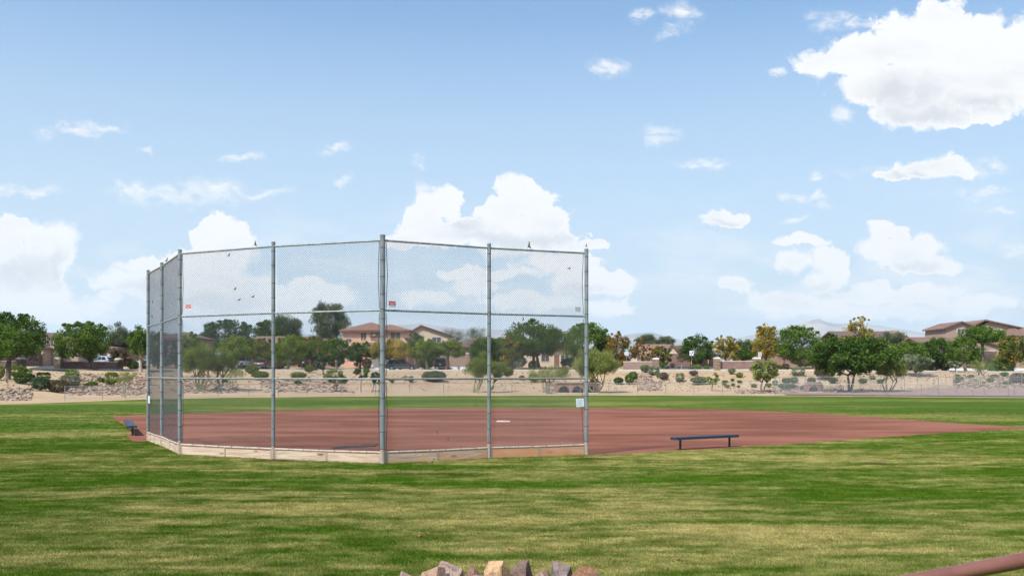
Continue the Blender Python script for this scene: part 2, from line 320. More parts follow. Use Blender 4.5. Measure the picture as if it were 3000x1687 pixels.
def tile_mat(name, c1, c2):
    m, t, b, o = base_mat(name)
    oc = t.new('ShaderNodeTexCoord').outputs['Object']; s = t.new('ShaderNodeSeparateXYZ'); t.l.new(oc, s.inputs[0])
    n = t.noise(t.vmath('MULTIPLY', oc, (3.3, 3.3, 3.3)), 1.0, 3, .6); n2 = t.noise(oc, .5, 4)
    wx = t.math('SINE', t.math('MULTIPLY', s.outputs[0], 6.283 / .30)); wy = t.math('SINE', t.math('MULTIPLY', s.outputs[2], 6.283 / .17))
    c = t.mix(t.step(n, .35, .65), c1, c2); c = t.mix(t.math('MULTIPLY', t.step(n2, .5, .7), .3), c, (0.16, 0.10, 0.08))
    c = t.mix(t.math('MULTIPLY', t.step(wx, -.55, -1.0), .55), c, (0.07, 0.04, 0.03))
    t.put(b, 'Base Color', c); b.inputs['Roughness'].default_value = .85
    bn = t.new('ShaderNodeBump'); bn.inputs['Strength'].default_value = .9; bn.inputs['Distance'].default_value = .08
    t.put(bn, 'Height', t.math('ADD', wx, t.math('MULTIPLY', wy, .5))); t.l.new(bn.outputs[0], b.inputs['Normal'])
tile_mat('tile_red', (0.27, 0.14, 0.095), (0.36, 0.205, 0.15)); tile_mat('tile_brown', (0.225, 0.135, 0.105), (0.295, 0.19, 0.15)); tile_mat('tile_dark', (0.16, 0.105, 0.09), (0.21, 0.14, 0.12))
for nm, a_, b_ in [('stucco_pink', (0.66, 0.385, 0.27), (0.70, 0.42, 0.30)), ('stucco_beige', (0.56, 0.45, 0.34), (0.60, 0.49, 0.38)), ('stucco_tan', (0.36, 0.26, 0.19), (0.40, 0.295, 0.22)),
                  ('stucco_brown', (0.235, 0.155, 0.115), (0.27, 0.18, 0.135)), ('stucco_taupe', (0.34, 0.25, 0.20), (0.38, 0.285, 0.225)), ('trim_cream', (0.62, 0.53, 0.42), (0.66, 0.57, 0.46)),
                  ('garage_cream', (0.66, 0.58, 0.46), (0.70, 0.62, 0.50)), ('fascia', (0.15, 0.085, 0.065), (0.19, 0.11, 0.085)), ('door_wood', (0.17, 0.09, 0.06), (0.21, 0.12, 0.08)), ('garage_tan', (0.30, 0.21, 0.16), (0.33, 0.235, 0.18))]:
    pm(nm, a_, b_, .7, .9, .15, 25)
pm('pane', (0.05, 0.065, 0.075), (0.09, 0.11, 0.125), .6, .12); pm('screen', (0.125, 0.105, 0.10), (0.16, 0.135, 0.13), 3, .7); pm('solar', (0.02, 0.035, 0.09), None, rough=.15)
pm('bark', (0.10, 0.072, 0.055), (0.17, 0.13, 0.105), 6, .9, .5, 20); pm('bark_pale', (0.32, 0.26, 0.20), (0.42, 0.36, 0.29), 6, .9, .3, 20); pm('bark_green', (0.20, 0.20, 0.085), (0.30, 0.28, 0.13), 5, .8, .2, 20)
foliage('leaf_dark', (0.016, 0.042, 0.006), (0.110, 0.190, 0.026)); foliage('leaf_green', (0.030, 0.068, 0.008), (0.170, 0.275, 0.036)); foliage('leaf_lime', (0.050, 0.092, 0.010), (0.265, 0.345, 0.045))
foliage('leaf_grey', (0.038, 0.061, 0.030), (0.172, 0.214, 0.117)); foliage('leaf_palo', (0.080, 0.112, 0.022), (0.350, 0.395, 0.115)); foliage('leaf_mesq', (0.048, 0.078, 0.012), (0.235, 0.295, 0.062))
foliage('leaf_orange', (0.070, 0.058, 0.008), (0.300, 0.195, 0.035), (0.42, 0.20, 0.04)); foliage('leaf_yellow', (0.106, 0.098, 0.014), (0.455, 0.373, 0.069), (0.580, 0.359, 0.069)); foliage('leaf_turn', (0.046, 0.072, 0.009), (0.207, 0.248, 0.039), (0.469, 0.235, 0.041))
foliage('leaf_sage', (0.080, 0.102, 0.057), (0.317, 0.373, 0.228)); foliage('leaf_brown', (0.050, 0.042, 0.021), (0.207, 0.159, 0.090)); foliage('leaf_blue', (0.019, 0.046, 0.019), (0.103, 0.172, 0.076)); foliage('leaf_twig', (0.084, 0.064, 0.061), (0.262, 0.200, 0.179))
for nm, c_ in [('paint_grey', (0.10, 0.085, 0.08)), ('paint_dark', (0.018, 0.018, 0.022)), ('paint_white', (0.72, 0.73, 0.74)), ('paint_silver', (0.50, 0.53, 0.56)), ('paint_black', (0.012, 0.012, 0.013))]:
    pm(nm, c_, None, rough=.28, metal=.25 if nm != 'paint_white' else 0, coat=.7)
pm('car_glass', (0.015, 0.018, 0.02), None, rough=.06); pm('tyre', (0.02, 0.02, 0.02), None, rough=.8); pm('rim', (0.50, 0.51, 0.52), None, rough=.3, metal=.8)
pm('lens_red', (0.45, 0.012, 0.012), None, rough=.2); pm('lens_clear', (0.65, 0.67, 0.7), None, rough=.1); pm('plastic', (0.03, 0.03, 0.032), None, rough=.6)
pm('hydrant_white', (0.70, 0.70, 0.68), (0.6, 0.6, 0.58), 6, .5); pm('utility_green', (0.07, 0.14, 0.06), None, rough=.5)
pm('culvert_brick', (0.22, 0.13, 0.10), (0.30, 0.185, 0.145), 6, .9, .4, 20); pm('dark_hole', (0.02, 0.018, 0.016), None, rough=.95)
pm('bird_brown', (0.10, 0.075, 0.055), (0.20, 0.155, 0.115), 30, .8); pm('bird_dark', (0.03, 0.026, 0.024), (0.07, 0.06, 0.055), 30, .7); pm('beak', (0.05, 0.04, 0.03), None)
pm('dry_leaf', (0.30, 0.11, 0.03), (0.40, 0.18, 0.07), 20, .8)

# ------------------------------------------------------------------ geometry helpers
class MB:
    """collects plain shapes; build() links them as ONE mesh object"""
    def __init__(s): s.v = []; s.f = []; s.mi = []
    def add(s, vs, fs, mi=0):
        o = len(s.v); s.v += [tuple(p) for p in vs]; s.f += [tuple(i + o for i in f) for f in fs]; s.mi += [mi] * len(fs); return s
    def box(s, x0, x1, y0, y1, z0, z1, mi=0):
        return s.add([(x0,y0,z0),(x1,y0,z0),(x1,y1,z0),(x0,y1,z0),(x0,y0,z1),(x1,y0,z1),(x1,y1,z1),(x0,y1,z1)],
                     [(0,3,2,1),(4,5,6,7),(0,1,5,4),(1,2,6,5),(2,3,7,6),(3,0,4,7)], mi)
    def tube(s, pts, rad, n=8, cap=True, mi=0):
        pts = [Vector(p) for p in pts]; rad = rad if isinstance(rad, (list, tuple)) else [rad] * len(pts)
        vs = []; fs = []
        for i, p in enumerate(pts):
            d = (pts[min(i + 1, len(pts) - 1)] - pts[max(i - 1, 0)]).normalized()
            a = d.cross(Vector((0, 0, 1)) if abs(d.z) < .95 else Vector((1, 0, 0))).normalized(); b = d.cross(a)
            vs += [p + (a * math.cos(2 * math.pi * j / n) + b * math.sin(2 * math.pi * j / n)) * rad[i] for j in range(n)]
        for i in range(len(pts) - 1):
            for j in range(n):
                q = (j + 1) % n; fs.append((i * n + j, i * n + q, (i + 1) * n + q, (i + 1) * n + j))
        if cap: fs += [tuple(range(n))[::-1], tuple(range((len(pts) - 1) * n, len(pts) * n))]
        return s.add(vs, fs, mi)
    def prism(s, poly, axis, a, b, mi=0):
        """polygon in two axes extruded along the third"""
        def q(p, t): return {'x': (t, p[0], p[1]), 'y': (p[0], t, p[1]), 'z': (p[0], p[1], t)}[axis]
        n = len(poly)
        return s.add([q(p, a) for p in poly] + [q(p, b) for p in poly],
                     [tuple(range(n)), tuple(range(2 * n - 1, n - 1, -1))] + [(i, i + n, (i + 1) % n + n, (i + 1) % n) for i in range(n)], mi)
    def rot(s, ang, c=(0, 0)):
        ca, sa = math.cos(ang), math.sin(ang); s.v = [(c[0]+(x-c[0])*ca-(y-c[1])*sa, c[1]+(x-c[0])*sa+(y-c[1])*ca, z) for x, y, z in s.v]; return s
    def mesh(s, name, mats, smooth=False, fixn=True, bevel=0):
        me = bpy.data.meshes.new(name); me.from_pydata(s.v, [], s.f)
        for mt in (mats if isinstance(mats, (list, tuple)) else [mats]): me.materials.append(M(mt))
        if any(s.mi): me.polygons.foreach_set('material_index', s.mi)
        if fixn or bevel:
            bm = bmesh.new(); bm.from_mesh(me); bmesh.ops.recalc_face_normals(bm, faces=bm.faces)
            if bevel: bmesh.ops.bevel(bm, geom=[e for e in bm.edges if e.calc_face_angle(0) > .5], offset=bevel, segments=2, affect='EDGES', clamp_overlap=True)
            bm.to_mesh(me); bm.free()
        if smooth:
            me.polygons.foreach_set('use_smooth', [True] * len(me.polygons))
            if smooth == 'auto': me.set_sharp_from_angle(angle=R(40))
        return me
    def build(s, name, mats, parent=None, **kw):
        return link(name, s.mesh(name, mats, **kw), parent)

def link(name, data, parent=None, loc=None, rz=None):
    o = bpy.data.objects.new(name, data); COL.objects.link(o)
    if parent is not None: o.parent = parent
    if loc is not None: o.location = loc
    if rz is not None: o.rotation_euler = (0, 0, rz)
    return o
def tag(o, label, cat, group=None):
    o['label'] = label; o['category'] = cat
    if group: o['group'] = group
    return o
def thing(name, label, cat, loc=(0, 0, 0), rz=0.0, group=None):
    o = link(name, None, None, loc, rz); o.empty_display_size = .2; return tag(o, label, cat, group)
def setting(o, kind='structure'): o['kind'] = kind; return o

# ------------------------------------------------------------------ the lie of the land
#        px    grass edge, bank toe, toe z, bank crest, crest z  (metres from the camera along the view)
PROF = np.array([(-700,64,76,.25,100,2.8),(0,69,82,.25,108,2.8),(200,75,92,.3,116,2.8),(430,83,100,.3,124,2.8),(700,89,106,.35,128,2.8),(1100,94,110,.4,131,2.75),
                 (1500,97,112,.4,131,2.75),(1800,98,112,.4,128,2.75),(2200,97,112,.4,126,2.8),(2600,92,110,.5,122,2.6),(3000,88,108,.55,119,2.5),(3700,84,106,.6,116,2.5)], float)
def prof(u):
    px = np.clip(CX + u * F, -700, 3700)
    return [np.interp(px, PROF[:, 0], PROF[:, i]) for i in range(1, 6)]
def sstep(a, b, x):
    t = np.clip((np.asarray(x, float) - a) / (b - a), 0, 1); return t * t * (3 - 2 * t)
def terrain(x, y):
    x = np.asarray(x, float); y = np.asarray(y, float)
    e, t, zt, c, zc = prof(x / np.maximum(y, 5.0))
    z = np.where(y <= e, 0.0, np.where(y <= t, zt * (y - e) / (t - e), zt + (zc - zt) * np.clip((y - t) / (c - t), 0, 1)))
    z = z + 0.55 * sstep(c + 9, c + 16, y) + .010 * np.clip(y - c - 16, 0, 150)
    wb = sstep(e + 3, t + 2, y) * (1 - sstep(c - 2.5, c - .5, y))
    z = z + wb * (.09 * np.sin(x * .9 + 1.3 * np.sin(y * .5)) * np.cos(y * .7 + x * .21) + .04 * np.sin(x * 2.1 + y * 1.7))
    z = z + .9 * (1 - sstep(5.5, 9.5, y)) * (1 - sstep(25, 45, np.abs(x)))                     # bank the photographer stands on
    return z
def tz(x, y): return float(terrain(x, y))
def G(px, Z, dz=0.0):
    x = (px - CX) / F * Z; return Vector((x, Z, tz(x, Z) + dz))
def zat(py, Z): return CAM_H - (py - HOR) / F * Z
def flat(px, py):
    Z = CAM_H * F / (py - HOR); return Vector(((px - CX) / F * Z, Z, 0))
def hit(px, py, y0=40.0, y1=170.0):
    u = (px - CX) / F; ys = np.arange(y0, y1, .2); d = zat(py, ys) - terrain(u * ys, ys)
    i = np.argmax(d <= 0) if (d <= 0).any() else len(ys) - 1
    return Vector((u * ys[i], ys[i], tz(u * ys[i], ys[i])))

def grid_mesh(name, xs, ys, zfun, mat, warp=None):
    X, Y = np.meshgrid(xs, ys); Z = zfun(X, Y)
    nx, ny = len(xs), len(ys)
    v = np.stack([X, Y, Z], -1).reshape(-1, 3)
    i = np.arange(nx * ny).reshape(ny, nx)
    f = np.stack([i[:-1, :-1], i[:-1, 1:], i[1:, 1:], i[1:, :-1]], -1).reshape(-1, 4)
    me = bpy.data.meshes.new(name); me.from_pydata(v.tolist(), [], f.tolist()); me.materials.append(M(mat))
    me.polygons.foreach_set('use_smooth', [True] * len(me.polygons)); return me
bumpy = terrain
xs = np.concatenate([[-15000, -6000, -1500, -600, -300, -200], np.arange(-160, 160.1, 1.25), [200, 300, 600, 1500, 6000, 15000]])
ys = np.concatenate([[-3000, -600, -120, -40, -15, 0, 3], np.arange(5, 190, 1.0), [200, 230, 270, 330, 500, 900, 2000, 6000, 15000]])
setting(link('desert_ground', grid_mesh('desert_ground', xs, ys, lambda X, Y: bumpy(X, Y) - .03, 'desert')))

# lawn: follows the edge of the playing field
EX = [((p - CX) / F * e, e) for p, e in PROF[:, :2]]
ex_x, ex_y = [a for a, _ in EX], [b for _, b in EX]
lx = np.arange(-62, 68.1, .75); lt = np.concatenate([np.linspace(0, .2, 40), np.linspace(.21, 1, 70)])
def lawn_mesh():
    wob = .35 * np.sin(lx * .9) + .22 * np.sin(lx * 2.3 + 1)
    ye = np.interp(lx, ex_x, ex_y) + wob
    v = []; n = len(lx)
    for t_ in lt:
        y = -14 + t_ * (ye + 14); z = terrain(lx, np.minimum(y, ye - .6)) + .012; v += list(zip(lx, y, z))
    f = [(r * n + c, r * n + c + 1, (r + 1) * n + c + 1, (r + 1) * n + c) for r in range(len(lt) - 1) for c in range(n - 1)]
    me = bpy.data.meshes.new('lawn'); me.from_pydata(v, [], f); me.materials.append(M('lawn')); me.polygons.foreach_set('use_smooth', [True] * len(f)); return me
setting(link('lawn', lawn_mesh()))

# infield clay
POSTS_PX = [(434, 84.6), (474, 90.8), (527, 101.5), (801, 107.8), (1121, 113.0), (1433, 106.4), (1718, 102.0)]     # photo column, pixels per metre
POSTS = [Vector(((x - CX) / s, F / s, 0)) for x, s in POSTS_PX]                                                       # G F E D C B A
dirt_px = [(3300,1240),(3000,1257),(2700,1275),(2400,1297),(2170,1313),(1990,1323),(1850,1331),(1760,1335)]
far_px = [(410,1296),(378,1292),(366,1279),(386,1270),(378,1258),(364,1246),(344,1232),(318,1221),(360,1218),(437,1215),(540,1212),(800,1204),(1000,1200),(1200,1196.5),(1500,1194.5),(1800,1195),(2000,1197.5),(2200,1202),(2400,1212),(2600,1225),(2800,1240),(3000,1251),(3300,1268)]
far_px = far_px[:-1] + [(3200,1249)]
dirt_px[0] = (3200,1249.4)
poly = [flat(*p) for p in dirt_px] + [p.copy() for p in reversed(POSTS)] + [flat(*p) for p in far_px]
pts = []
for i, p in enumerate(poly):
    q = poly[(i + 1) % len(poly)]; n = max(1, int((q - p).length / .35))
    on_post = len(dirt_px) - 1 < i < len(dirt_px) + 6
    for j in range(n):
        w = p.lerp(q, j / n)
        if not on_post:
            nz = mnoise.noise(Vector((w.x * .9, w.y * .9, 3))) * .16 + mnoise.noise(Vector((w.x * 3.1, w.y * 3.1, 9))) * .07
            d = (q - p).normalized(); w = w + Vector((-d.y, d.x, 0)) * nz
        pts.append((w.x, w.y, .018))
me = bpy.data.meshes.new('infield'); me.from_pydata(pts, [], [tuple(range(len(pts)))]); me.materials.append(M('clay'))
bm = bmesh.new(); bm.from_mesh(me); bmesh.ops.triangulate(bm, faces=bm.faces[:]); bmesh.ops.recalc_face_normals(bm, faces=bm.faces)
for f in bm.faces:
    if f.normal.z < 0: f.normal_flip()
bm.to_mesh(me); bm.free()
setting(link('infield_clay', me))
DIRT = [(p[0], p[1]) for p in pts]

def strip(name, mat, pxs, ya, yb, dz, rows=6):
    """ground sheet between two depth profiles over photo columns"""
    v = []; n = len(pxs)
    for r in range(rows):
        for p in pxs:
            Y = ya(p) + (yb(p) - ya(p)) * r / (rows - 1); x = (p - CX) / F * Y; v.append((x, Y, tz(x, Y) + dz))
    f = [(r * n + c, r * n + c + 1, (r + 1) * n + c + 1, (r + 1) * n + c) for r in range(rows - 1) for c in range(n - 1)]
    me = bpy.data.meshes.new(name); me.from_pydata(v, [], f); me.materials.append(M(mat)); return setting(link(name, me))
crest = lambda p: float(np.interp(p, PROF[:, 0], PROF[:, 4])); edge = lambda p: float(np.interp(p, PROF[:, 0], PROF[:, 1])); toe = lambda p: float(np.interp(p, PROF[:, 0], PROF[:, 2]))
strip('gravel_yard', 'gravel', list(range(2300, 3701, 25)), lambda p: edge(p) + 2.2, lambda p: edge(p) + 2.2 + max(0.3, min(1, (p - 2300) / 420)) * (toe(p) - edge(p) - 2), .05, 12)
road_px = list(range(-600, 3601, 30))
strip('road', 'asphalt', road_px, lambda p: crest(p) + 1.5, lambda p: crest(p) + 8.6, .025)
for nm, o0, o1, h in [('kerb', 1.15, 1.5, .13), ('kerb', 8.6, 8.95, .15)]:
    mb = MB(); v = []; f = []
    for p in road_px:
        for oo, hh in ((o0, -.2), (o0, h), (o1, h), (o1, -.2)):
            Y = crest(p) + oo; x = (p - CX) / F * Y; v.append((x, Y, tz(x, Y) + hh))
    for i in range(len(road_px) - 1):
        for j in range(3): f.append((i * 4 + j, (i + 1) * 4 + j, (i + 1) * 4 + j + 1, i * 4 + j + 1))
    setting(mb.add(v, f).build(nm, 'concrete'))
strip('pavement', 'concrete', road_px, lambda p: crest(p) + 8.95, lambda p: crest(p) + 10.4, .12)
# two side streets climbing away, and the driveways
def ribbon(name, mat, line, half, dz):
    v = []; f = []
    for i, (px, Z) in enumerate(line):
        c = G(px, Z); a = G(*line[max(i - 1, 0)]); b_ = G(*line[min(i + 1, len(line) - 1)]); d = (b_ - a); d.z = 0; d.normalize(); nn = Vector((-d.y, d.x, 0))
        for s_ in (-half, 0, half):
            q = c + nn * s_; v.append((q.x, q.y, tz(q.x, q.y) + dz))
    for i in range(len(line) - 1):
        for j in range(2): f.append((i * 3 + j, i * 3 + j + 1, (i + 1) * 3 + j + 1, (i + 1) * 3 + j))
    return setting(MB().add(v, f).build(name, mat))
def dens(l, k=6): return [tuple(Vector(l[i]).lerp(Vector(l[i + 1]), j / k)) for i in range(len(l) - 1) for j in range(k)] + [l[-1]]
ribbon('side_street', 'asphalt', dens([(2020, 129), (2005, 150), (2040, 175), (2150, 205)]), 4.2, .03)
ribbon('side_street', 'asphalt', dens([(110, 112), (170, 124), (250, 134), (330, 150)]), 3.6, .03)
for l, hw in [([(1120, 139.5), (1120, 147), (1120, 155.8)], 2.9), ([(1325, 139.5), (1322, 146), (1320, 152.6)], 3.0), ([(2805, 129.6), (2850, 133), (2880, 136.5)], 2.7), ([(3010, 128), (3020, 135)], 2.6), ([(285, 131.5), (285, 144.5)], 2.8), ([(705, 137), (705, 148)], 2.6), ([(775, 137), (780, 148)], 2.6)]:
    ribbon('driveway', 'concrete', dens(l, 4), hw, .06)

# far mountains
MT = [(300,1010),(700,985),(1000,968),(1150,950),(1230,944),(1340,958),(1480,962),(1600,975),(1720,985),(1800,978),(1905,969),(1960,984),(2030,998),(2120,996),(2210,976),(2290,958),(2350,942),(2385,931),(2398,929),(2420,938),(2455,944),(2510,941),(2550,948),(2610,955),(2680,968),(2745,974),(2800,990),(2900,1000),(3300,1010)]
mp = np.array(MT, float); MY = 12000.0
mx_ = np.linspace(-5800, 8200, 420); my_ = np.concatenate([np.linspace(9200, 12000, 40), np.linspace(12160, 14400, 14)])
def mount(X, Y):
    px = CX + X / MY * F; ridge = CAM_H + (HOR - np.interp(px, mp[:, 0], mp[:, 1])) / F * MY
    t = np.clip(1 - np.abs(Y - MY) / np.where(Y < MY, 2800, 2400), 0, 1)
    z = ridge * (t ** 1.3)
    nz = np.zeros_like(X)
    for a, fr in ((1, .0011), (.5, .0025), (.28, .0055), (.14, .012)):
        nz += a * np.vectorize(lambda p, q: abs(mnoise.noise(Vector((p, q, 7)))))(X * fr, Y * fr)
    return np.maximum(z * (1 - .42 * (1 - t) * nz * 2.2) - 8 - 28 * nz * t, -.6)
setting(link('mountain_range', grid_mesh('mountain_range', mx_, my_, mount, 'mountain_rock')))

# the air between: even pale haze round camera and ground
m_, t_, b_, o_ = base_mat('air'); t_.n.clear(); o_ = t_.new('ShaderNodeOutputMaterial'); pv = t_.new('ShaderNodeVolumePrincipled'); t_.l.new(pv.outputs[0], o_.inputs['Volume'])
pv.inputs['Density'].default_value = 7.5e-5; pv.inputs['Color'].default_value = (.70, .86, 1.0, 1); pv.inputs['Anisotropy'].default_value = 0.1
hz = MB().box(-15500, 15500, -3200, 15500, -1.1, 745).build('haze', 'air'); setting(hz, 'stuff')

# ------------------------------------------------------------------ backstop
RAIL_Z = [5.80, 3.99, 2.21, .307]; TOP = 5.91
def chain_link(L, z0, z1, pitch=.0707, w=.0023, off=.003):
    """woven wire: two families of diagonals, one lying just in front of the other, in the plane y = 0"""
    mb = MB(); H = z1 - z0
    for fam in (1, -1):
        k0 = -int(H / pitch) - 1 if fam == 1 else 0; k1 = int(L / pitch) + 1 if fam == 1 else int((L + H) / pitch) + 1
        for kk in range(k0, k1 + 1):
            c = kk * pitch                                     # s - t = c  or  s + t = c
            if fam == 1: s0, s1 = max(0, c), min(L, c + H); a, b_ = (s0, s0 - c), (s1, s1 - c)
            else: s0, s1 = max(0, c - H), min(L, c); a, b_ = (s0, c - s0), (s1, c - s1)
            if s1 - s0 < .01: continue
            y = off * fam; d = .7071 * w
            n = (-d, d) if fam == 1 else (d, d)
            vs = []
            for (p, q) in (a, b_):
                vs += [(p + n[0], y, z0 + q + n[1]), (p, y - w, z0 + q), (p - n[0], y, z0 + q - n[1]), (p, y + w, z0 + q)]
            mb.add(vs, [(0, 1, 5, 4), (1, 2, 6, 5), (2, 3, 7, 6), (3, 0, 4, 7)])
    return mb
bs = thing('backstop', 'tall galvanized chain link baseball backstop with wooden kickboards', 'backstop', POSTS[4])
O = POSTS[4]; LP = [p - O for p in POSTS]
for i, p in enumerate(LP):
    r = .068 if i == 4 else .056 if i in (2, 6) else .052
    po = MB().tube([(0, 0, -.1), (0, 0, .42)], r * 1.002, 16, mi=1).tube([(0, 0, .42), (0, 0, TOP + (.02 if i == 4 else 0))], r, 16).build('post', ['galv', 'galv_dusty'], bs, smooth='auto'); po.location = p
    cp = MB().tube([(0, 0, 0), (0, 0, .03), (0, 0, .045), (0, 0, .05)], [r + .006, r + .006, r * .7, r * .2], 16).build('post_cap', 'galv', po, smooth='auto'); cp.location = (0, 0, TOP + (.02 if i == 4 else 0) - .02)
    me = MB().tube([(0, 0, -.012), (0, 0, .012)], r + .005, 14).mesh('band', 'band_dark')
    zs = [.42, .86, 1.30, 1.75, 2.16, 2.55, 2.95, 3.35, 3.75, 4.05, 4.45, 4.85, 5.25, 5.66]
    for z in zs:
        b_ = link('band', me, po); b_.location = (0, 0, z + RNG.uniform(-.05, .05))
TERM = {(0, 1), (2, 1), (2, -1), (4, 1), (4, -1), (6, -1), }
for i in range(6):
    a, b_ = LP[i], LP[i + 1]; d = (b_ - a); L = d.length; ang = math.atan2(d.y, d.x)
    for zi, z in enumerate(RAIL_Z):
        rr = .027 if zi < 3 else .030
        sag = 0.0 if zi < 3 else .01
        rl = MB().tube([(.05, 0, 0), (L * .5, 0, -sag), (L - .05, 0, 0)], rr, 12).build('rail', 'galv' if zi < 3 else 'galv_dusty', bs, smooth='auto'); rl.location = a + Vector((0, 0, z)); rl.rotation_euler = (0, 0, ang)
        if zi == 3:
            tm = MB().tube([(0, 0, 0), (.018, 0, 0)], rr + .004, 10).mesh('wire_tie', 'band_dark')
            for q in range(1, 7):
                w = link('wire_tie', tm, rl); w.location = (L * q / 7, 0, 0)
    for s in range(3):
        zt, zb = RAIL_Z[s] + (.035 if s == 0 else -.01), RAIL_Z[s + 1] + .012
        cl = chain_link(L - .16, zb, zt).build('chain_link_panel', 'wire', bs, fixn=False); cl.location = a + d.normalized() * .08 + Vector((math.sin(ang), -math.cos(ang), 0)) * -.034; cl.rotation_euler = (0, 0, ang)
        cl['kind'] = 'stuff'
        for e, sgn, base in ((i, 1, a), (i + 1, -1, b_)):
            if (e, sgn) in TERM:
                bow = .03 + .02 * RNG.random()
                tb = MB().tube([(0, 0, zb + .05), (sgn * bow, 0, (zb + zt) / 2), (0, 0, zt - .06)], .009, 6).build('tension_bar', 'band_dark', bs); tb.location = base + d.normalized() * sgn * .095; tb.rotation_euler = (0, 0, ang)
    # kickboards held by short steel uprights
    nb = 2
    for q in range(nb):
        s0, s1 = .07 + (L - .14) * q / nb + .025, .07 + (L - .14) * (q + 1) / nb - .025
        dz = RNG.uniform(-.012, .012)
        kb = MB().box(0, s1 - s0, -.02, .02, .015, .268 + dz).build('kickboard', 'board', bs, bevel=.006)
        kb.location = a + d.normalized() * s0 + Vector((math.sin(ang), -math.cos(ang), 0)) * .0; kb.rotation_euler = (0, R(RNG.uniform(-.35, .35)), ang)
        kb['clay'] = float([-.35, -.3, -.22, -.12, .14, .42][i])
    for q, s0 in enumerate([.075, L / 2, L - .075]):
        st = MB().box(-.021, .021, -.028, .028, -.1, .285).build('board_upright', 'galv_dusty', bs, bevel=.004); st.location = a + d.normalized() * s0; st.rotation_euler = (0, 0, ang)

def on_bay(px, py, i, dn=0.0):
    """point on the plane of bay i seen at that photo pixel"""
    a, b_ = POSTS[i], POSTS[i + 1]; u = (px - CX) / F
    k_ = (a.x - u * a.y) / (u * (b_.y - a.y) - (b_.x - a.x)); p = a.lerp(b_, k_); d = (b_ - a).normalized()
    n = Vector((d.y, -d.x, 0)); q = p + n * dn; q.z = zat(py, p.y); return q, math.atan2(d.y, d.x)

def text_mesh(body, size, name):
    cu = bpy.data.curves.new(name, 'FONT'); cu.body = body; cu.size = size; cu.align_x = 'CENTER'; cu.align_y = 'CENTER'; cu.extrude = .0008
    ob = bpy.data.objects.new(name, cu); COL.objects.link(ob); dg = bpy.context.evaluated_depsgraph_get(); me = bpy.data.meshes.new_from_object(ob.evaluated_get(dg)); bpy.data.objects.remove(ob); return me
def lettering(body, size, mat, parent, loc, rx=R(90)):
    me = text_mesh(body, size, 'lettering'); me.materials.clear(); me.materials.append(M(mat)); o = link('lettering', me, parent); o.location = loc; o.rotation_euler = (rx, 0, 0); return o
# small red maker's plates on the wire
for px, py, bay, lab in [(1147, 891, 4, 'small red and white maker plate wired beside the tallest centre post'), (556, 901, 2, 'small red and white maker plate near the left corner post')]:
    q, ang = on_bay(px, py, bay, .05)
    s = thing('fence_sign', lab, 'sign', q, ang, 'maker plates on the backstop')
    w, h = .20, .155
    MB().box(-w/2, w/2, -.002, .002, -h/2, h/2).build('plate', 'sign_white', s)
    MB().box(-w/2 + .002, w/2 - .002, -.0045, -.0025, -.030, h/2 - .002).build('red_field', 'sign_red', s)
    lettering('CUACON', .052, 'sign_white', s, (0, -.006, .028)); 
    for j, (z, n_, x0, x1, mt) in enumerate([(-.012, 7, -.055, .055, 'sign_white'), (-.052, 9, -.085, .085, 'sign_grey')]):
        mb = MB()
        for c in range(n_):
            xa = x0 + (x1 - x0) * c / n_; mb.box(xa, xa + (x1 - x0) / n_ * .72, -.007, -.0055, z - .008, z + .008)
        mb.build('small_print', mt, s)
q, ang = on_bay(1697, 1180, 5, .05)
s = thing('notice_sheet', 'square white notice sheet tied to the wire by the right end post', 'notice', q, ang)
MB().add([(-.13, 0, .125), (.115, 0, .13), (.135, 0, -.10), (-.11, 0, -.115), (-.13, .004, .125), (.115, .004, .13), (.135, .004, -.10), (-.11, .004, -.115)], [(0, 1, 2, 3), (7, 6, 5, 4), (0, 4, 5, 1), (1, 5, 6, 2), (2, 6, 7, 3), (3, 7, 4, 0)]).build('sheet', 'paper', s)
mb = MB()
for j in range(8): mb.box(-.09, .09 - .02 * (j % 3), -.0025, -.001, .085 - j * .022, .090 - j * .022)
mb.build('small_print', 'paper_ink', s)
q, ang = on_bay(1691, 907, 5, .05)
tag(link('wire_plate', MB().box(-.085, .085, -.002, .002, -.07, .07).mesh('wire_plate', 'sign_grey'), None, q, ang), 'small plain grey plate high on the wire by the right end post', 'plate')
q, ang = on_bay(441, 1170, 0, .05)
tag(link('notice_sheet', MB().box(-.10, .12, -.003, .003, -.13, .13).mesh('notice_sheet', 'paper'), None, q, ang), 'white notice sheet seen edge on by the far left post', 'notice')

# ------------------------------------------------------------------ benches, plate, mat
def bench(label, pA, pB, along_legs):
    d = pB - pA; L = d.length; ang = math.atan2(d.y, d.x); th = thing('players_bench', label, 'bench', pA, ang, 'players benches')
    for x in (0, L):
        lg = MB().tube([(0, 0, -.1), (0, 0, .36)], .036, 12).build('leg', 'bench_leg', th, smooth='auto'); lg.location = (x, 0, 0)
        br = MB().box(-.025, .025, -.12, .12, .345, .365).build('bracket', 'bench_leg', th); br.location = (x, 0, 0)
    ov = along_legs
    nsl = 4; wd = .27
    for q in range(nsl):
        y0 = -wd / 2 + wd * q / nsl + .004; y1 = -wd / 2 + wd * (q + 1) / nsl - .004
        MB().box(-ov, L + ov, y0, y1, .366, .402).build('seat_plank', 'bench_blue', th, bevel=.006)
    for x in (-ov - .012, L + ov):
        MB().box(x, x + .012, -wd / 2, wd / 2, .322, .405).build('end_cap', 'bench_blue', th, bevel=.003)
    for y in (-wd / 2 - .012, wd / 2): MB().box(-ov, L + ov, y, y + .012, .325, .403).build('side_rail', 'bench_blue', th, bevel=.003)
    return th
bench('long dark blue slatted bench on the clay right of the backstop', flat(1993, 1318), flat(2137, 1310), .27)
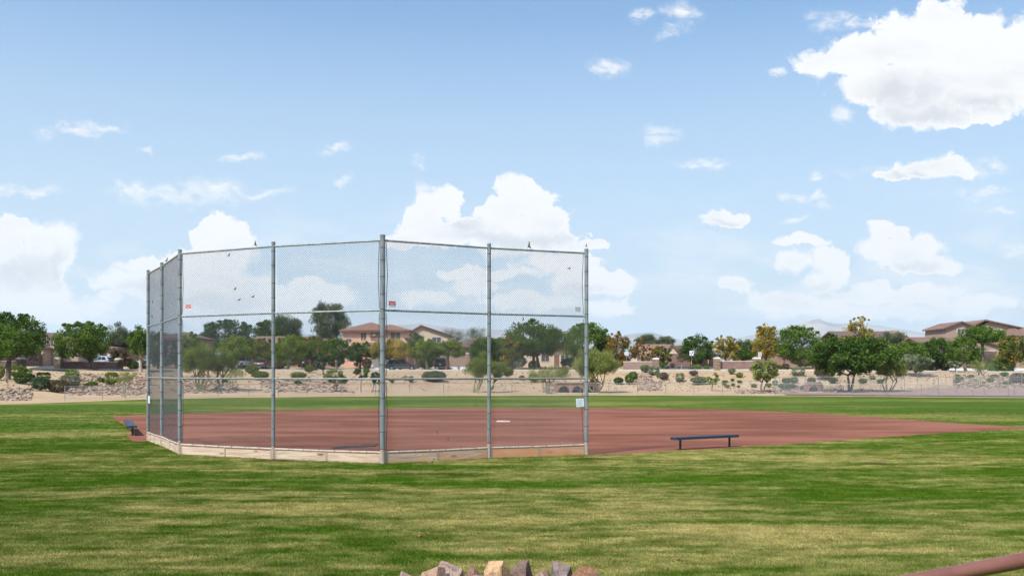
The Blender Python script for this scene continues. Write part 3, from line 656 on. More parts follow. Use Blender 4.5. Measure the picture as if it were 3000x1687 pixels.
bench('short looking dark blue bench seen end on at the left clay edge', flat(388, 1277), flat(374, 1259), .3)
q = flat(1475, 1236); pl = thing('pitching_rubber', 'white pitching rubber lying on the red clay', 'base plate', (q.x, q.y, .02), R(-4)); MB().box(-.32, .32, -.13, .13, -.02, .05).build('slab', 'plate_white', pl, bevel=.012)
# drag mat
v = []; f = []
q = flat(1040, 1310)
for i in range(13):
    for j in range(9):
        a = i / 12 * 2 - 1; b_ = j / 8 * 2 - 1
        w = .38 + .45 * (a + 1) / 2
        v.append((a * .62, b_ * w * .62 + a * .55, .03 + .035 * mnoise.noise(Vector((a * 3, b_ * 3, 1))) - .025 * max(abs(a), abs(b_)) ** 6))
for i in range(12):
    for j in range(8): f.append((i * 9 + j, i * 9 + j + 1, (i + 1) * 9 + j + 1, (i + 1) * 9 + j))
mb = MB().add(v, f); me = mb.mesh('drag_mat', 'mat_black', smooth=True)
o = link('drag_mat', me, None, (q.x, q.y, .022)); md = o.modifiers.new('thick', 'SOLIDIFY'); md.thickness = .02; tag(o, 'flat dark drag mat lying on the clay behind the kickboards', 'mat')

# handrail at the photographer's side
hr = thing('handrail', 'brown painted tubular handrail crossing the lower right corner', 'handrail', (1.55, 2.9, .9))
def hp(px, py, Y): return Vector(((px - CX) / F * Y, Y, zat(py, Y))) - hr.location
A_, B_ = hp(2560, 1724, 2.9), hp(3000, 1640, 2.86); dd = B_ - A_
MB().tube([A_ - dd * .4 + Vector((0, 0, -.05)), A_ - dd * .3, A_, B_, B_ + dd * 1.6], .0245, 24).build('top_rail', 'rail_paint', hr, smooth='auto')
for k_ in (-.36, 2.2):
    p = A_ + dd * k_; MB().tube([(p.x, p.y, tz(hr.location.x + p.x, 2.9) - .9 - .1), (p.x, p.y, p.z - .01)], .021, 16).build('upright', 'rail_paint', hr, smooth='auto')

# ------------------------------------------------------------------ birds
def bird_mesh(name, mats, slim=1.0):
    """continuous body lofted from tail to beak, with legs"""
    rings = [(-.095, .010, .012, .002), (-.060, .012, .012, .004), (-.030, .010, .020, .010), (0, .0, .030, .026), (.030, .004, .034, .031), (.055, .018, .027, .026), (.070, .034, .018, .019), (.083, .046, .017, .018), (.096, .052, .013, .014), (.106, .052, .005, .005), (.120, .050, .001, .001)]
    mb = MB(); n = 10; vs = []; fs = []
    for x, z, wy, wz in rings:
        vs += [(x, math.cos(2 * math.pi * j / n) * wy * slim, z + math.sin(2 * math.pi * j / n) * wz * slim) for j in range(n)]
    for i in range(len(rings) - 1):
        for j in range(n): fs.append((i * n + j, i * n + (j + 1) % n, (i + 1) * n + (j + 1) % n, (i + 1) * n + j))
    fs += [tuple(range(n))[::-1], tuple(range((len(rings) - 1) * n, len(rings) * n))]
    mb.add(vs, fs)
    for y in (-.010, .010): mb.tube([(.012, y, -.02), (.016, y, -.062)], .0025, 5).tube([(.016, y, -.062), (.034, y, -.064)], .002, 5)
    return mb.mesh(name, mats, smooth='auto')
bm_b, bm_d = bird_mesh('bird', 'bird_brown'), bird_mesh('bird', 'bird_dark')
def bird(label, loc, pitch, yaw, sc, dark=False):
    o = link('bird', bm_d if dark else bm_b, None, loc); o.rotation_euler = (0, -pitch, yaw); o.scale = (sc * .7,) * 3; return tag(o, label, 'bird', 'birds about the backstop')
def perch(px, bay, label, pitch, yaw, sc, dark=False):
    q, ang = on_bay(px, 700, bay); q.z = RAIL_Z[0] + .027 + .062 * sc * .64; return bird(label, q, R(pitch), yaw, sc, dark)
perch(1551, 5, 'large brown dove perched on the top rail at right', 58, R(165), 1.75)
perch(749, 2, 'slim pale bird perched on the top rail left of centre', 55, R(180), 1.35)
perch(487, 1, 'brown bird perched on the top rail of the left wing', 40, R(20), 1.3)
q = POSTS[6].copy(); q.z = TOP + .03 + .06; bird('small bird standing on top of the right end post', q, R(60), R(170), .95)
for px, py, bay, lab, pi_, yw, dk in [
    (665, 748, 2, 'brown bird clinging highest on the wire of the second bay', 30, 10, 0), (685, 845, 2, 'small bird clinging to the wire with tail pointing down right', -50, 175, 1), (695, 878, 2, 'dumpy dark bird clinging lowest in the group of four', 5, 60, 1),
    (738, 868, 2, 'slim bird clinging to the wire rightmost of the group of four', -35, 178, 1), (441, 884, 0, 'small brown bird on the wire of the far left bay', -50, 170, 0), (440, 926, 0, 'dark bird hanging by the far left post above the middle rail', -65, 170, 1),
    (1672, 785, 5, 'dark bird clinging high on the wire of the right end bay', -35, 175, 1), (1535, 936, 5, 'brown bird on the wire just below the upper middle rail', 60, 10, 0)]:
    q, ang = on_bay(px, py, bay, -.06); bird(lab, q, R(pi_), R(yw) + ang, .95, bool(dk))
for px, py, lab, yw, sc, dk in [(1264, 1364, 'dove standing on the grass in front of the kickboards', 20, 1.5, 0), (1282, 1274, 'dark bird on the clay seen through the wire, left of the pair', 150, 1.3, 1), (1312, 1294, 'dark bird on the clay nearer the backstop', 60, 1.2, 1),
                                 (1395, 1192, 'dark bird standing on the far edge of the clay left of the rubber', 0, 2.0, 1), (1957, 1193, 'brown bird on the far edge of the clay above the long bench', 180, 2.0, 0)]:
    q = flat(px, py); q.z = .03 + .064 * sc * .7; bird(lab, q, R(25), R(yw), sc, bool(dk))
q = hit(1036, 1157); q.z += .2; bird('black bird standing on the sand beyond the low fence', q, R(50), R(170), 3.0, True)

# dry leaves and scraps on the near grass
lv = MB().add([(-.05, 0, .012), (-.02, -.03, .02), (.03, -.022, .004), (.06, .002, .02), (.028, .03, .01), (-.02, .028, .024)], [(0, 1, 2, 3), (0, 3, 4, 5)]).mesh('dry_leaf', 'dry_leaf')
for i, (px, py, lab) in enumerate([(1494, 1618, 'curled orange leaf on the grass above the rock pile'), (2432, 1588, 'orange leaf on the grass right of centre'), (1990, 1650, 'pale leaf on the grass right of the rock pile'), (1228, 1580, 'small brown leaf on the straw coloured grass at left of the rocks'), (620, 1344, 'orange leaf on the grass by the left kickboards'), (2452, 1324, 'pale scrap on the grass below the clay at right')]):
    q = flat(px, py); q.z = tz(q.x, q.y) + .045; o = link('dry_leaf', lv, None, q, i * 1.3); o.scale = (1.1,) * 3; tag(o, lab, 'leaf', 'dry leaves on the grass')

# ------------------------------------------------------------------ rocks
def rock_mesh(name, seed, n=15, mat='rock', sub=False):
    """a block split along random planes, as blasted rock breaks"""
    rg = np.random.default_rng(seed); bm = bmesh.new(); bmesh.ops.create_cube(bm, size=1.0)
    bm.transform(Matrix.Rotation(rg.uniform(.25, .95) * rg.choice([-1, 1]), 4, 'X') @ Matrix.Rotation(rg.uniform(.2, .8) * rg.choice([-1, 1]), 4, 'Y') @ Matrix.Rotation(rg.uniform(0, 3), 4, 'Z'))
    for _ in range(n // 2):
        d = rg.normal(size=3); d /= np.linalg.norm(d)
        r = bmesh.ops.bisect_plane(bm, geom=bm.verts[:] + bm.edges[:] + bm.faces[:], plane_co=Vector(d) * rg.uniform(.36, .55), plane_no=Vector(d), clear_outer=True)
        ed = [g for g in r['geom_cut'] if isinstance(g, bmesh.types.BMEdge)]
        if ed: bmesh.ops.contextual_create(bm, geom=ed)
    if sub:
        bmesh.ops.bevel(bm, geom=bm.edges[:], offset=.012, segments=1, affect='EDGES', clamp_overlap=True); bmesh.ops.triangulate(bm, faces=bm.faces[:])
        bmesh.ops.subdivide_edges(bm, edges=[e for e in bm.edges if e.calc_length() > .1], cuts=2, use_grid_fill=True); bmesh.ops.triangulate(bm, faces=bm.faces[:])
        for v in bm.verts: v.co += v.co.normalized() * (.020 * mnoise.noise(v.co * 5 + Vector((seed, 0, 0))) + .010 * mnoise.noise(v.co * 15))
    bmesh.ops.recalc_face_normals(bm, faces=bm.faces); me = bpy.data.meshes.new(name); bm.to_mesh(me); bm.free(); me.materials.append(M(mat)); return me
# the heap at the photographer's feet: photo column of its centre, top row, width, height (px), depth, label
near = [(1306, 1638, 74, 60, 7.3, 'large pinkish grey rock with a sharp ridge, left of the heap'), (1262, 1660, 70, 40, 7.0, 'tan slab leaning on the ridged grey rock'), (1186, 1672, 36, 30, 7.1, 'small pale pink rock standing apart at the left'), (1118, 1683, 30, 18, 7.0, 'low grey rock leftmost in the corner of the heap'),
        (1393, 1658, 62, 34, 7.5, 'flat brown rock between the ridged rock and the pale yellow rock'), (1455, 1637, 66, 56, 7.25, 'pale yellow squarish rock on top of the heap'), (1390, 1680, 62, 26, 6.9, 'pink slab low below the flat brown rock'), (1438, 1677, 34, 26, 6.9, 'small pinkish rock below the pale yellow rock'), (1298, 1680, 36, 22, 6.85, 'purple rock tucked under the tan slab'),
        (1522, 1638, 64, 60, 7.3, 'tall dark brown upright rock in the middle of the heap'), (1592, 1665, 48, 32, 7.2, 'small mottled rock right of the dark upright rock'), (1592, 1680, 36, 22, 6.95, 'small white rock in front of the mottled rock'), (1644, 1648, 54, 50, 7.35, 'dark grey pointed rock near the right end of the heap'), (1700, 1657, 78, 46, 7.15, 'rust brown block with a grey top at the right end of the heap'), (1742, 1678, 30, 20, 7.1, 'small grey rock at the right foot of the heap'), (1560, 1684, 40, 18, 6.9, 'low brown rock half hidden at the bottom of the heap'), (1245, 1686, 40, 18, 6.85, 'low tan rock at the bottom left of the heap')]
tint = [(0.30, 0.24, 0.22), (0.36, 0.25, 0.19), (0.38, 0.29, 0.27), (0.25, 0.22, 0.21), (0.23, 0.14, 0.11), (0.47, 0.34, 0.20), (0.36, 0.26, 0.24), (0.37, 0.26, 0.21), (0.24, 0.17, 0.18), (0.15, 0.105, 0.095), (0.30, 0.22, 0.17), (0.45, 0.38, 0.33), (0.17, 0.145, 0.15), (0.26, 0.14, 0.075), (0.25, 0.22, 0.22), (0.24, 0.15, 0.11), (0.34, 0.24, 0.18)]
for i, (px, py, w, h, Z, lab) in enumerate(near):
    mn = 'near_rock_%d' % i; m, t, b, o_ = base_mat(mn)
    oc = t.new('ShaderNodeTexCoord').outputs['Object']; c0 = tuple(x * q_ for x, q_ in zip(tint[i], (.92, .80, .70)))
    n1 = t.noise(oc, 3.4, 7, .68, .9); n2 = t.noise(t.vmath('MULTIPLY', oc, (1.4, 1.4, 5)), 3, 7, .7, 1.8); n3 = t.noise(oc, 18, 5, .7)
    c = t.mix(t.step(n1, .36, .64), c0, tuple(min(.7, x * 1.55 + .03) for x in c0)); c = t.mix(t.math('MULTIPLY', t.step(n2, .53, .62), .8), c, tuple(x * .34 for x in c0))
    c = t.mix(t.math('MULTIPLY', t.step(n1, .62, .70), .55), c, (0.36, 0.17, 0.06)); t.put(b, 'Base Color', c); b.inputs['Roughness'].default_value = .8
    bn = t.new('ShaderNodeBump'); bn.inputs['Strength'].default_value = .9; bn.inputs['Distance'].default_value = .02; t.put(bn, 'Height', t.math('ADD', n2, t.math('MULTIPLY', n3, .5))); t.l.new(bn.outputs[0], b.inputs['Normal'])
    me = rock_mesh('rock', 100 + i * 3, 10 if i not in (5, 9) else 9, mn, True)
    W = w / F * Z * 1.45; top = zat(py, Z); gz = tz((px - CX) / F * Z, Z); H = max(top - gz + .05, .12)
    zs = [v.co.z for v in me.vertices]; xs_ = [v.co.x for v in me.vertices]
    o = link('rock', me, None, ((px - CX) / F * Z, Z, 0)); o.scale = (W / (max(xs_) - min(xs_)), W * .9, H / (max(zs) - min(zs))); o.location.z = top - max(zs) * o.scale.z
    o.rotation_euler = (0, 0, 0); tag(o, lab, 'rock', 'rocks in the near heap')

RV = [rock_mesh('rock', 500 + i, 11) for i in range(8)]
# riprap on the banks: (x0, x1, y top, y bottom, count, label)
RIP = [(0, 88, 1140, 1172, 34, 'angular tan rock in the loose pile at the far left foot of the bank'), (205, 436, 1096, 1156, 130, 'angular tan rock in the riprap bank left of the backstop'), (540, 690, 1104, 1150, 60, 'angular rock on the stony bank behind the left bays of the backstop'), (770, 1010, 1108, 1148, 60, 'angular rock on the stony bank behind the centre of the backstop'),
       (1855, 1905, 1096, 1120, 26, 'angular rock in the upper part of the rock chute right of the backstop'), (1875, 1932, 1118, 1142, 40, 'angular rock in the lower part of the rock chute right of the backstop'), (1608, 1642, 1118, 1152, 26, 'angular rock piled beside the triple culvert'), (2325, 2465, 1132, 1147, 44, 'angular rock in the row along the single culvert'), (2800, 3000, 1102, 1136, 80, 'angular rock in the riprap bank at the far right'), (2160, 2330, 1144, 1151, 24, 'rock in the low line of stones near the leaning yellow green tree'), (1560, 1690, 1071, 1084, 34, 'rock on the upper bank in front of the white parked car')]
allr = []
for gi, (x0, x1, y0, y1, n, lab) in enumerate(RIP):
    for _ in range(n):
        px, py = RNG.uniform(x0, x1), RNG.uniform(y0, y1)
        if gi == 2 and px > 640 and RNG.random() < (px - 640) / 50: continue
        if gi == 7 and 2356 < px < 2412: continue
        p = hit(px, py) if gi != 10 else G(px, 136 + RNG.uniform(0, 3), (1085 - py) * .04)
        if gi == 10: p.z = max(p.z, tz(p.x, p.y))
        allr.append((RNG.uniform(.24, .50) * (.8 if gi in (7, 9) else 1), p, lab, gi))
allr.sort(key=lambda r: -r[0] / r[1].y)
for s_, p, lab, gi in allr[:300]:
    o = link('bank_rock', RV[int(RNG.integers(8))], None, p + Vector((0, 0, s_ * .12))); o.rotation_euler = (RNG.uniform(-.4, .4), RNG.uniform(-.4, .4), RNG.uniform(0, 6.28)); o.scale = (s_ * 1.15, s_, s_ * RNG.uniform(.55, .85)); tag(o, lab, 'rock', lab.replace('angular ', '').replace('tan ', ''))
# the countless smaller stones
tv = [np.array([v.co[:] for v in m_.vertices]) for m_ in RV]; tf = [[tuple(p.vertices) for p in m_.polygons] for m_ in RV]
mb = MB()
def stone(p, s_):
    k_ = int(RNG.integers(8)); a = RNG.uniform(0, 6.28); v = tv[k_] * np.array([s_ * 1.2, s_, s_ * .65]); ca, sa = math.cos(a), math.sin(a)
    mb.add(np.stack([v[:, 0] * ca - v[:, 1] * sa + p.x, v[:, 0] * sa + v[:, 1] * ca + p.y, v[:, 2] + p.z + s_ * .1], 1).tolist(), tf[k_])
for s_, p, lab, gi in allr[300:]: stone(p, s_)
for (x0, x1, y0, y1, n, lab) in RIP[:10]:
    for _ in range(int(n * 7)):
        px, py = RNG.uniform(x0 - 6, x1 + 6), RNG.uniform(y0 - 2, y1 + 1); (2356 < px < 2412) or (1640 < px < 1745) or stone(hit(px, py), RNG.uniform(.12, .28))
for _ in range(2600): stone(hit(RNG.uniform(0, 3000), RNG.uniform(1092, 1146)), RNG.uniform(.05, .16))
o = mb.build('small_stones', 'riprap', fixn=False); setting(o, 'stuff'); o['label'] = 'loose small stones scattered over the desert banks'

# ------------------------------------------------------------------ trees, shrubs
def leaf_cloud(centers, tints, crad, per, size, aspect, mode, rg, squash=.8):
    """leaf-sized faces spread round clump centres"""
    n = len(centers) * per
    c = np.repeat(np.asarray(centers), per, 0); t = np.repeat(np.asarray(tints), per)
    off = rg.normal(size=(n, 3)); off /= np.linalg.norm(off, axis=1, keepdims=True) + 1e-9; off *= (rg.random((n, 1)) ** .45)
    cr = np.repeat(np.asarray(crad), per)[:, None]; p = c + off * cr * np.array([1, 1, squash])
    d = rg.normal(size=(n, 3))
    if mode == 'up': d = d * .55 + off * .5 + np.array([0, 0, .9])
    if mode == 'droop': d = d * .4 + np.array([0, 0, -1.0]) + off * .3
    d /= np.linalg.norm(d, axis=1, keepdims=True); e = rg.normal(size=(n, 3)); e -= d * (e * d).sum(1, keepdims=True); e /= np.linalg.norm(e, axis=1, keepdims=True)
    s = size * rg.uniform(.65, 1.35, (n, 1)); a = d * s; b = e * s * aspect
    v = np.stack([p - a, p + b * .9 - a * .1, p + a, p - b * .9 - a * .1], 1).reshape(-1, 3)
    tt = np.clip(t + rg.normal(0, .13, n), 0, 1)
    return v, tt
def leaf_mesh(name, v, tt, mat):
    n = len(tt); me = bpy.data.meshes.new(name); me.vertices.add(4 * n); me.vertices.foreach_set('co', v.ravel().astype(np.float32))
    me.loops.add(4 * n); me.loops.foreach_set('vertex_index', np.arange(4 * n, dtype=np.int32)); me.polygons.add(n); me.polygons.foreach_set('loop_start', np.arange(0, 4 * n, 4, dtype=np.int32))
    me.update(calc_edges=True); a = me.attributes.new('tint', 'FLOAT', 'FACE'); a.data.foreach_set('value', tt.astype(np.float32)); me.materials.append(M(mat)); return me
KIND = {  #        leaf, aspect, mode,  per m2, clump scale, shell, lump
 'ash':    (.105, .62, 'any', 118, .25, .55, .16), 'round': (.100, .55, 'any', 120, .20, .62, .10), 'feather': (.20, .11, 'up', 165, .27, .35, .20), 'mesq': (.135, .34, 'any', 150, .24, .50, .16),
 'euc':    (.20, .18, 'droop', 120, .24, .40, .22), 'sparse': (.10, .60, 'any', 52, .17, .35, .26), 'wisp': (.22, .05, 'up', 45, .28, .35, .25)}
def tree(label, xl, xr, yt, yb, Z, kind, mat, trunk=None, bark='bark', stems=1, name='tree', group=None, seed=None, dens_=1.0, lean=0.0, base_z=None, tr=None):
    rg = np.random.default_rng(seed if seed is not None else int(xl * 7 + yt))
    leaf, asp, mode, per_m2, cs, shell, lump = KIND[kind]
    cxp = (xl + xr) / 2; bpx = trunk if trunk is not None else cxp
    base = G(bpx, Z); rx = (xr - xl) / 2 / F * Z * (1.22 if kind in ('feather', 'wisp') else 1.10); zt, zb = zat(yt, Z), zat(yb + (5 if 137.5 < Z < 141.5 else 14 if Z > 112 else 9), Z); zb = max(zb, base.z + .15); rz = max((zt - zb) / 2, .3); ry = min(rx, max(rx * .85, .5)) if rx > rz * .6 else rx
    cen = np.array([(cxp - CX) / F * Z - base.x, 0, (zt + zb) / 2 - base.z])
    th = thing(name, label, 'tree', base, 0, group)
    area = 4 * math.pi * ((rx * ry) ** 1.6 / 3 + (rx * rz) ** 1.6 / 3 + (ry * rz) ** 1.6 / 3) ** (1 / 1.6)
    want = area * per_m2 * dens_; nl = int(np.clip(want, 700, 13500)); leaf *= math.sqrt(max(1, want / nl)); nc = int(np.clip(area * (1.5 if kind not in ('feather', 'wisp', 'euc') else 1.0), 16, 110)); per = max(8, nl // nc)
    C = []; T = []; CR = []
    sd = Vector((rg.uniform(0, 50), 0, 0)); k_ = 0
    while len(C) < nc:
        d = rg.normal(size=3); d /= np.linalg.norm(d)
        if kind in ('feather', 'wisp') and d[2] < -.55: continue
        if d[2] < -.92: continue
        r = shell + (1 - shell) * rg.random() ** .6
        r *= 1 - cs * .42 + lump * mnoise.noise(Vector(d) * 2.1 + sd) * 1.6
        q = d * r
        if kind in ('feather', 'wisp'): q[0] *= .78 + .28 * (q[2] + 1) / 2; q[1] *= .78 + .28 * (q[2] + 1) / 2
        if kind == 'mesq' and q[2] < 0: q[2] *= .75
        C.append(cen + q * np.array([rx, ry, rz])); T.append(np.clip(rg.normal(.5, .17) + .10 * mnoise.noise(Vector(d) * 1.3 + sd), .05, .8)); CR.append(cs * rg.uniform(.75, 1.3) * (rx * ry * rz) ** (1 / 3))
    if kind in ('ash', 'sparse', 'round'):                    # shoots standing out of the top
        for _ in range(int(5 + rx * 3)):
            a = rg.uniform(0, 6.28); rr = rg.random() ** .5 * .8; zz = math.sqrt(max(0, 1 - rr * rr))
            C.append(cen + np.array([math.cos(a) * rr * rx, math.sin(a) * rr * ry, zz * rz * rg.uniform(.88, 1.02)])); T.append(.5); CR.append(cs * .42 * (rx * ry * rz) ** (1 / 3))
    odd = M(mat).name in ('leaf_orange', 'leaf_yellow', 'leaf_turn')
    if odd: T = [t_ + (.28 if rg.random() < (.14 if mat == 'leaf_turn' else .25) else 0) for t_ in T]
    v, tt = leaf_cloud(C, T, CR, per, leaf, asp, mode, rg)
    link('crown', leaf_mesh('crown', v, tt, mat), th)
    mb = MB(); H = zt - base.z; r0 = tr if tr else float(np.clip(.028 * H + .035 * rx, .05, .26)); zcb = max(zb - base.z, .25)
    picks = rg.permutation(len(C))
    for s_ in range(stems):
        a = rg.uniform(0, 6.28); sx = 0 if stems == 1 else (s_ - (stems - 1) / 2) * .18
        rs = r0 / math.sqrt(stems)
        fork = np.array([sx * 3.0 + cen[0] * .45 + (0 if stems == 1 else rg.uniform(-.15, .15)), rg.uniform(-.1, .1), zcb + .22 * rz * (1 if stems == 1 else .6)])
        p0 = np.array([sx, 0, -.15]); mid = (p0 + fork) / 2 + np.array([lean + rg.uniform(-.06, .06), 0, 0])
        mb.tube([p0, p0 * .2 + np.array([sx * .8, 0, .12]), mid, fork], [rs * 1.35, rs * 1.05, rs * .9, rs * .75], 8)
        nl_ = 7 if stems == 1 else 4
        for q in range(nl_):
            tg = C[picks[(s_ * nl_ + q) % len(C)]]; tg = fork + (tg - fork) * .92
            m1 = fork + (tg - fork) * .5 + np.array([rg.uniform(-.15, .15) * rx, rg.uniform(-.15, .15) * rx, .10 * rz])
            mb.tube([fork, m1, tg], [rs * .62, rs * .36, rs * .10], 6)
            for _ in range(2):
                t2 = C[int(rg.integers(len(C)))]
                if np.linalg.norm(t2 - m1) < rx * 1.1: mb.tube([m1, m1 + (t2 - m1) * .9], [rs * .30, rs * .07], 5)
    mb.build('trunk', bark, th, fixn=False, smooth=True)
    return th

T_ = tree
SG = 'street trees along the road'; PG = 'green barked trees at the foot of the bank'
# left of the backstop
T_('large dark leafy tree cut by the left edge of the picture', -60, 134, 916, 1040, 113, 'ash', 'leaf_dark', 20)
T_('bright green feathery tree in front of the dark one at the left edge', -40, 100, 950, 1062, 98, 'mesq', 'leaf_green', 24)
T_('round leafy tree above the low wall with pillars at left', 164, 318, 940, 1046, 119, 'ash', 'leaf_green', 280, stems=2)
T_('tall grey green feathery tree behind the left wall', 306, 384, 948, 1050, 150, 'feather', 'leaf_grey', 345)
T_('green feathery tree with thin pale trunk just left of the backstop', 372, 446, 954, 1052, 121, 'mesq', 'leaf_green', 413, bark='bark_pale')
T_('dusty olive tree low between the leafy tree and the feathery one', 318, 386, 1018, 1078, 126, 'mesq', 'leaf_brown', 350)
T_('dark tree seen through the far left bay of the backstop', 440, 486, 966, 1076, 134, 'mesq', 'leaf_dark', 462)
T_('small dark tree in front of the dark roofed house', 500, 528, 990, 1076, 131, 'mesq', 'leaf_blue', 515)
# behind the backstop
T_('mid green tree just right of the left corner post', 528, 592, 974, 1066, 141, 'ash', 'leaf_green', 560, group=SG)
T_('broad rounded grey green tree highest behind the left bay', 584, 748, 936, 1030, 170, 'round', 'leaf_blue', 668)
T_('wide green barked tree with many stems low behind the left bay', 536, 650, 1006, 1104, 103, 'feather', 'leaf_mesq', 586, bark='bark_green', stems=4, group=PG)
T_('second half of the wide tree, leaning right behind the left bay', 620, 696, 1020, 1102, 105, 'feather', 'leaf_mesq', 628, bark='bark_green', stems=2, group=PG, lean=.5)
T_('thin small tree with a bare leaning stem right of the wide tree', 660, 722, 1076, 1108, 103, 'wisp', 'leaf_palo', 675, bark='bark_green', stems=1, group=PG, tr=.06)
T_('lime green street tree above the white pickup', 646, 742, 984, 1052, 140, 'ash', 'leaf_lime', 700, group=SG)
T_('rusty tinged street tree above the dark parked car', 734, 806, 990, 1062, 141, 'ash', 'leaf_turn', 770, group=SG)
T_('dark green tree behind the post of the second bay', 744, 826, 938, 1000, 172, 'ash', 'leaf_dark', 785)
T_('tall grey feathery tree right of the second bay post', 798, 886, 914, 1000, 178, 'feather', 'leaf_grey', 842)
T_('lime green spreading street tree in the second bay', 800, 920, 984, 1056, 138, 'ash', 'leaf_lime', 842, bark='bark_pale', group=SG)
T_('very tall drooping tree left of the pink house', 914, 1018, 878, 1000, 165, 'euc', 'leaf_grey', 968)
T_('street tree flecked with orange left of the pink house', 872, 962, 986, 1056, 140, 'ash', 'leaf_turn', 915, group=SG)
T_('green street tree in front of the pink house wall', 942, 1026, 990, 1058, 138.5, 'ash', 'leaf_green', 985, bark='bark_pale', group=SG)
T_('small dark grey green tree on the bank before the street trees', 918, 964, 1040, 1086, 124, 'mesq', 'leaf_blue', 949)
T_('dense dark green tree at the corner of the pink garage', 1020, 1092, 998, 1074, 145, 'ash', 'leaf_dark', 1055, group=SG)
T_('yellow and orange street tree hiding half the pink garage', 1084, 1208, 996, 1054, 138, 'ash', 'leaf_yellow', 1174, group=SG)
T_('grey green tree between the pink and the beige house', 1190, 1244, 968, 1040, 150, 'mesq', 'leaf_grey', 1216)
T_('light green street tree with pale trunk in front of the beige house', 1194, 1292, 994, 1052, 138, 'ash', 'leaf_lime', 1253, bark='bark_pale', group=SG)
T_('light green street tree over the dark parked car', 1276, 1362, 998, 1046, 138, 'ash', 'leaf_lime', 1307, group=SG)
T_('thin grey feathery tree top behind the beige house roof', 1290, 1362, 958, 1010, 185, 'wisp', 'leaf_grey', 1325)
T_('thin grey feathery tree top over the brown roof', 1362, 1424, 956, 1010, 185, 'wisp', 'leaf_grey', 1392, dens_=1.5)
T_('dense dark green tree right of the brown garage', 1372, 1500, 982, 1066, 148, 'mesq', 'leaf_dark', 1440)
T_('low rounded palo tree left of the fifth post', 1368, 1462, 1034, 1112, 104, 'feather', 'leaf_mesq', 1393, bark='bark_green', stems=3, group=PG)
T_('slanting palo tree right of the fifth post', 1440, 1502, 1044, 1118, 106, 'feather', 'leaf_mesq', 1430, bark='bark_green', stems=1, group=PG, lean=.2)
T_('very large dark spreading tree behind the right bay', 1470, 1654, 944, 1052, 139, 'mesq', 'leaf_dark', 1582, bark='bark')
T_('yellow flecked green tree against the large dark one', 1466, 1540, 976, 1060, 137, 'ash', 'leaf_turn', 1500)
T_('broad green tree behind the right end post', 1640, 1788, 946, 1056, 150, 'ash', 'leaf_green', 1716)
T_('spindly green stemmed tree with open limbs behind the right bay', 1548, 1664, 1072, 1116, 106, 'wisp', 'leaf_palo', 1597, bark='bark_green', stems=3, group=PG, dens_=1.5)
T_('light green feathery tree right beside the right end post', 1690, 1802, 1016, 1126, 104, 'feather', 'leaf_palo', 1745, bark='bark_green', stems=4, group=PG, dens_=1.2)
# right of the backstop
OG = 'autumn coloured trees by the junction'
T_('tallest orange tree beside the street name sign', 1776, 1846, 972, 1056, 143, 'ash', 'leaf_orange', 1806, bark='bark_pale', group=OG)
T_('sparse orange tree with white trunk behind the low wall', 1848, 1892, 990, 1060, 140, 'sparse', 'leaf_orange', 1869, bark='bark_pale', group=OG, dens_=1.7)
T_('small narrow orange tree left of the stone pillar', 1880, 1914, 1010, 1056, 142, 'sparse', 'leaf_orange', 1896, bark='bark_pale', group=OG, dens_=2)
T_('rounded olive orange tree above the stone pillar', 1906, 1960, 1014, 1058, 144, 'ash', 'leaf_turn', 1930, group=OG)
T_('smallest olive orange tree before the tiled gable', 1944, 1968, 1018, 1056, 146, 'ash', 'leaf_turn', 1953, bark='bark_pale', group=OG)
T_('small bare sapling by the side street', 1984, 2012, 1036, 1062, 138, 'wisp', 'leaf_brown', 1996, bark='bark_pale', tr=.05, dens_=.5)
T_('grey feathery tree left above the tiled roof', 1866, 1926, 974, 1020, 205, 'feather', 'leaf_grey', 1895)
T_('grey feathery tree right above the tiled roof', 1918, 1976, 982, 1020, 206, 'feather', 'leaf_grey', 1948)
T_('dark round topped tree by the arrow sign', 1992, 2094, 984, 1060, 150, 'ash', 'leaf_dark', 2046, stems=2)
T_('thin yellow green tree right of the arrow sign', 2090, 2164, 980, 1058, 141, 'sparse', 'leaf_yellow', 2127, dens_=2.2)
T_('dark green tree behind the thin yellow green tree', 2136, 2216, 990, 1066, 160, 'mesq', 'leaf_dark', 2176)
T_('tall yellow topped tree above the speed sign', 2208, 2282, 948, 1048, 143, 'ash', 'leaf_yellow', 2244, dens_=.9)
T_('tall leafy tree with upright shoots right of the speed sign', 2276, 2404, 954, 1062, 138, 'ash', 'leaf_green', 2345, stems=2)
T_('small yellow green tree with leaning twin stems before the fence', 2204, 2284, 1050, 1116, 104, 'mesq', 'leaf_palo', 2236, bark='bark', stems=2, lean=-.15, dens_=1.1)
T_('slender young yellow green tree with green stem on the sand', 2070, 2108, 1088, 1124, 108, 'mesq', 'leaf_palo', 2086, bark='bark_green', tr=.07)
T_('big dark mesquite with forked trunk standing in the gravel yard', 2378, 2606, 984, 1098, 103, 'mesq', 'leaf_dark', 2490, bark='bark', stems=2, dens_=1.5, tr=.22)
T_('tall pale yellow thin topped tree behind the dark mesquite', 2476, 2558, 926, 1030, 131, 'sparse', 'leaf_yellow', 2518, dens_=1.6)
T_('grey green feathery tree before the flat brown roof', 2572, 2654, 968, 1050, 150, 'feather', 'leaf_grey', 2612)
T_('broad light green street tree right of the mesquite', 2592, 2714, 1000, 1064, 124, 'ash', 'leaf_green', 2655)
T_('fan shaped small palo tree inside the fences', 2564, 2656, 1056, 1112, 102, 'feather', 'leaf_palo', 2602, bark='bark_green', stems=4, group=PG, dens_=.8)
T_('dusty grey green rounded tree on the bank crest', 2638, 2724, 1032, 1092, 118, 'mesq', 'leaf_sage', 2680)
T_('dark shaggy tree left of the tan garage', 2694, 2792, 984, 1076, 129, 'mesq', 'leaf_dark', 2738)
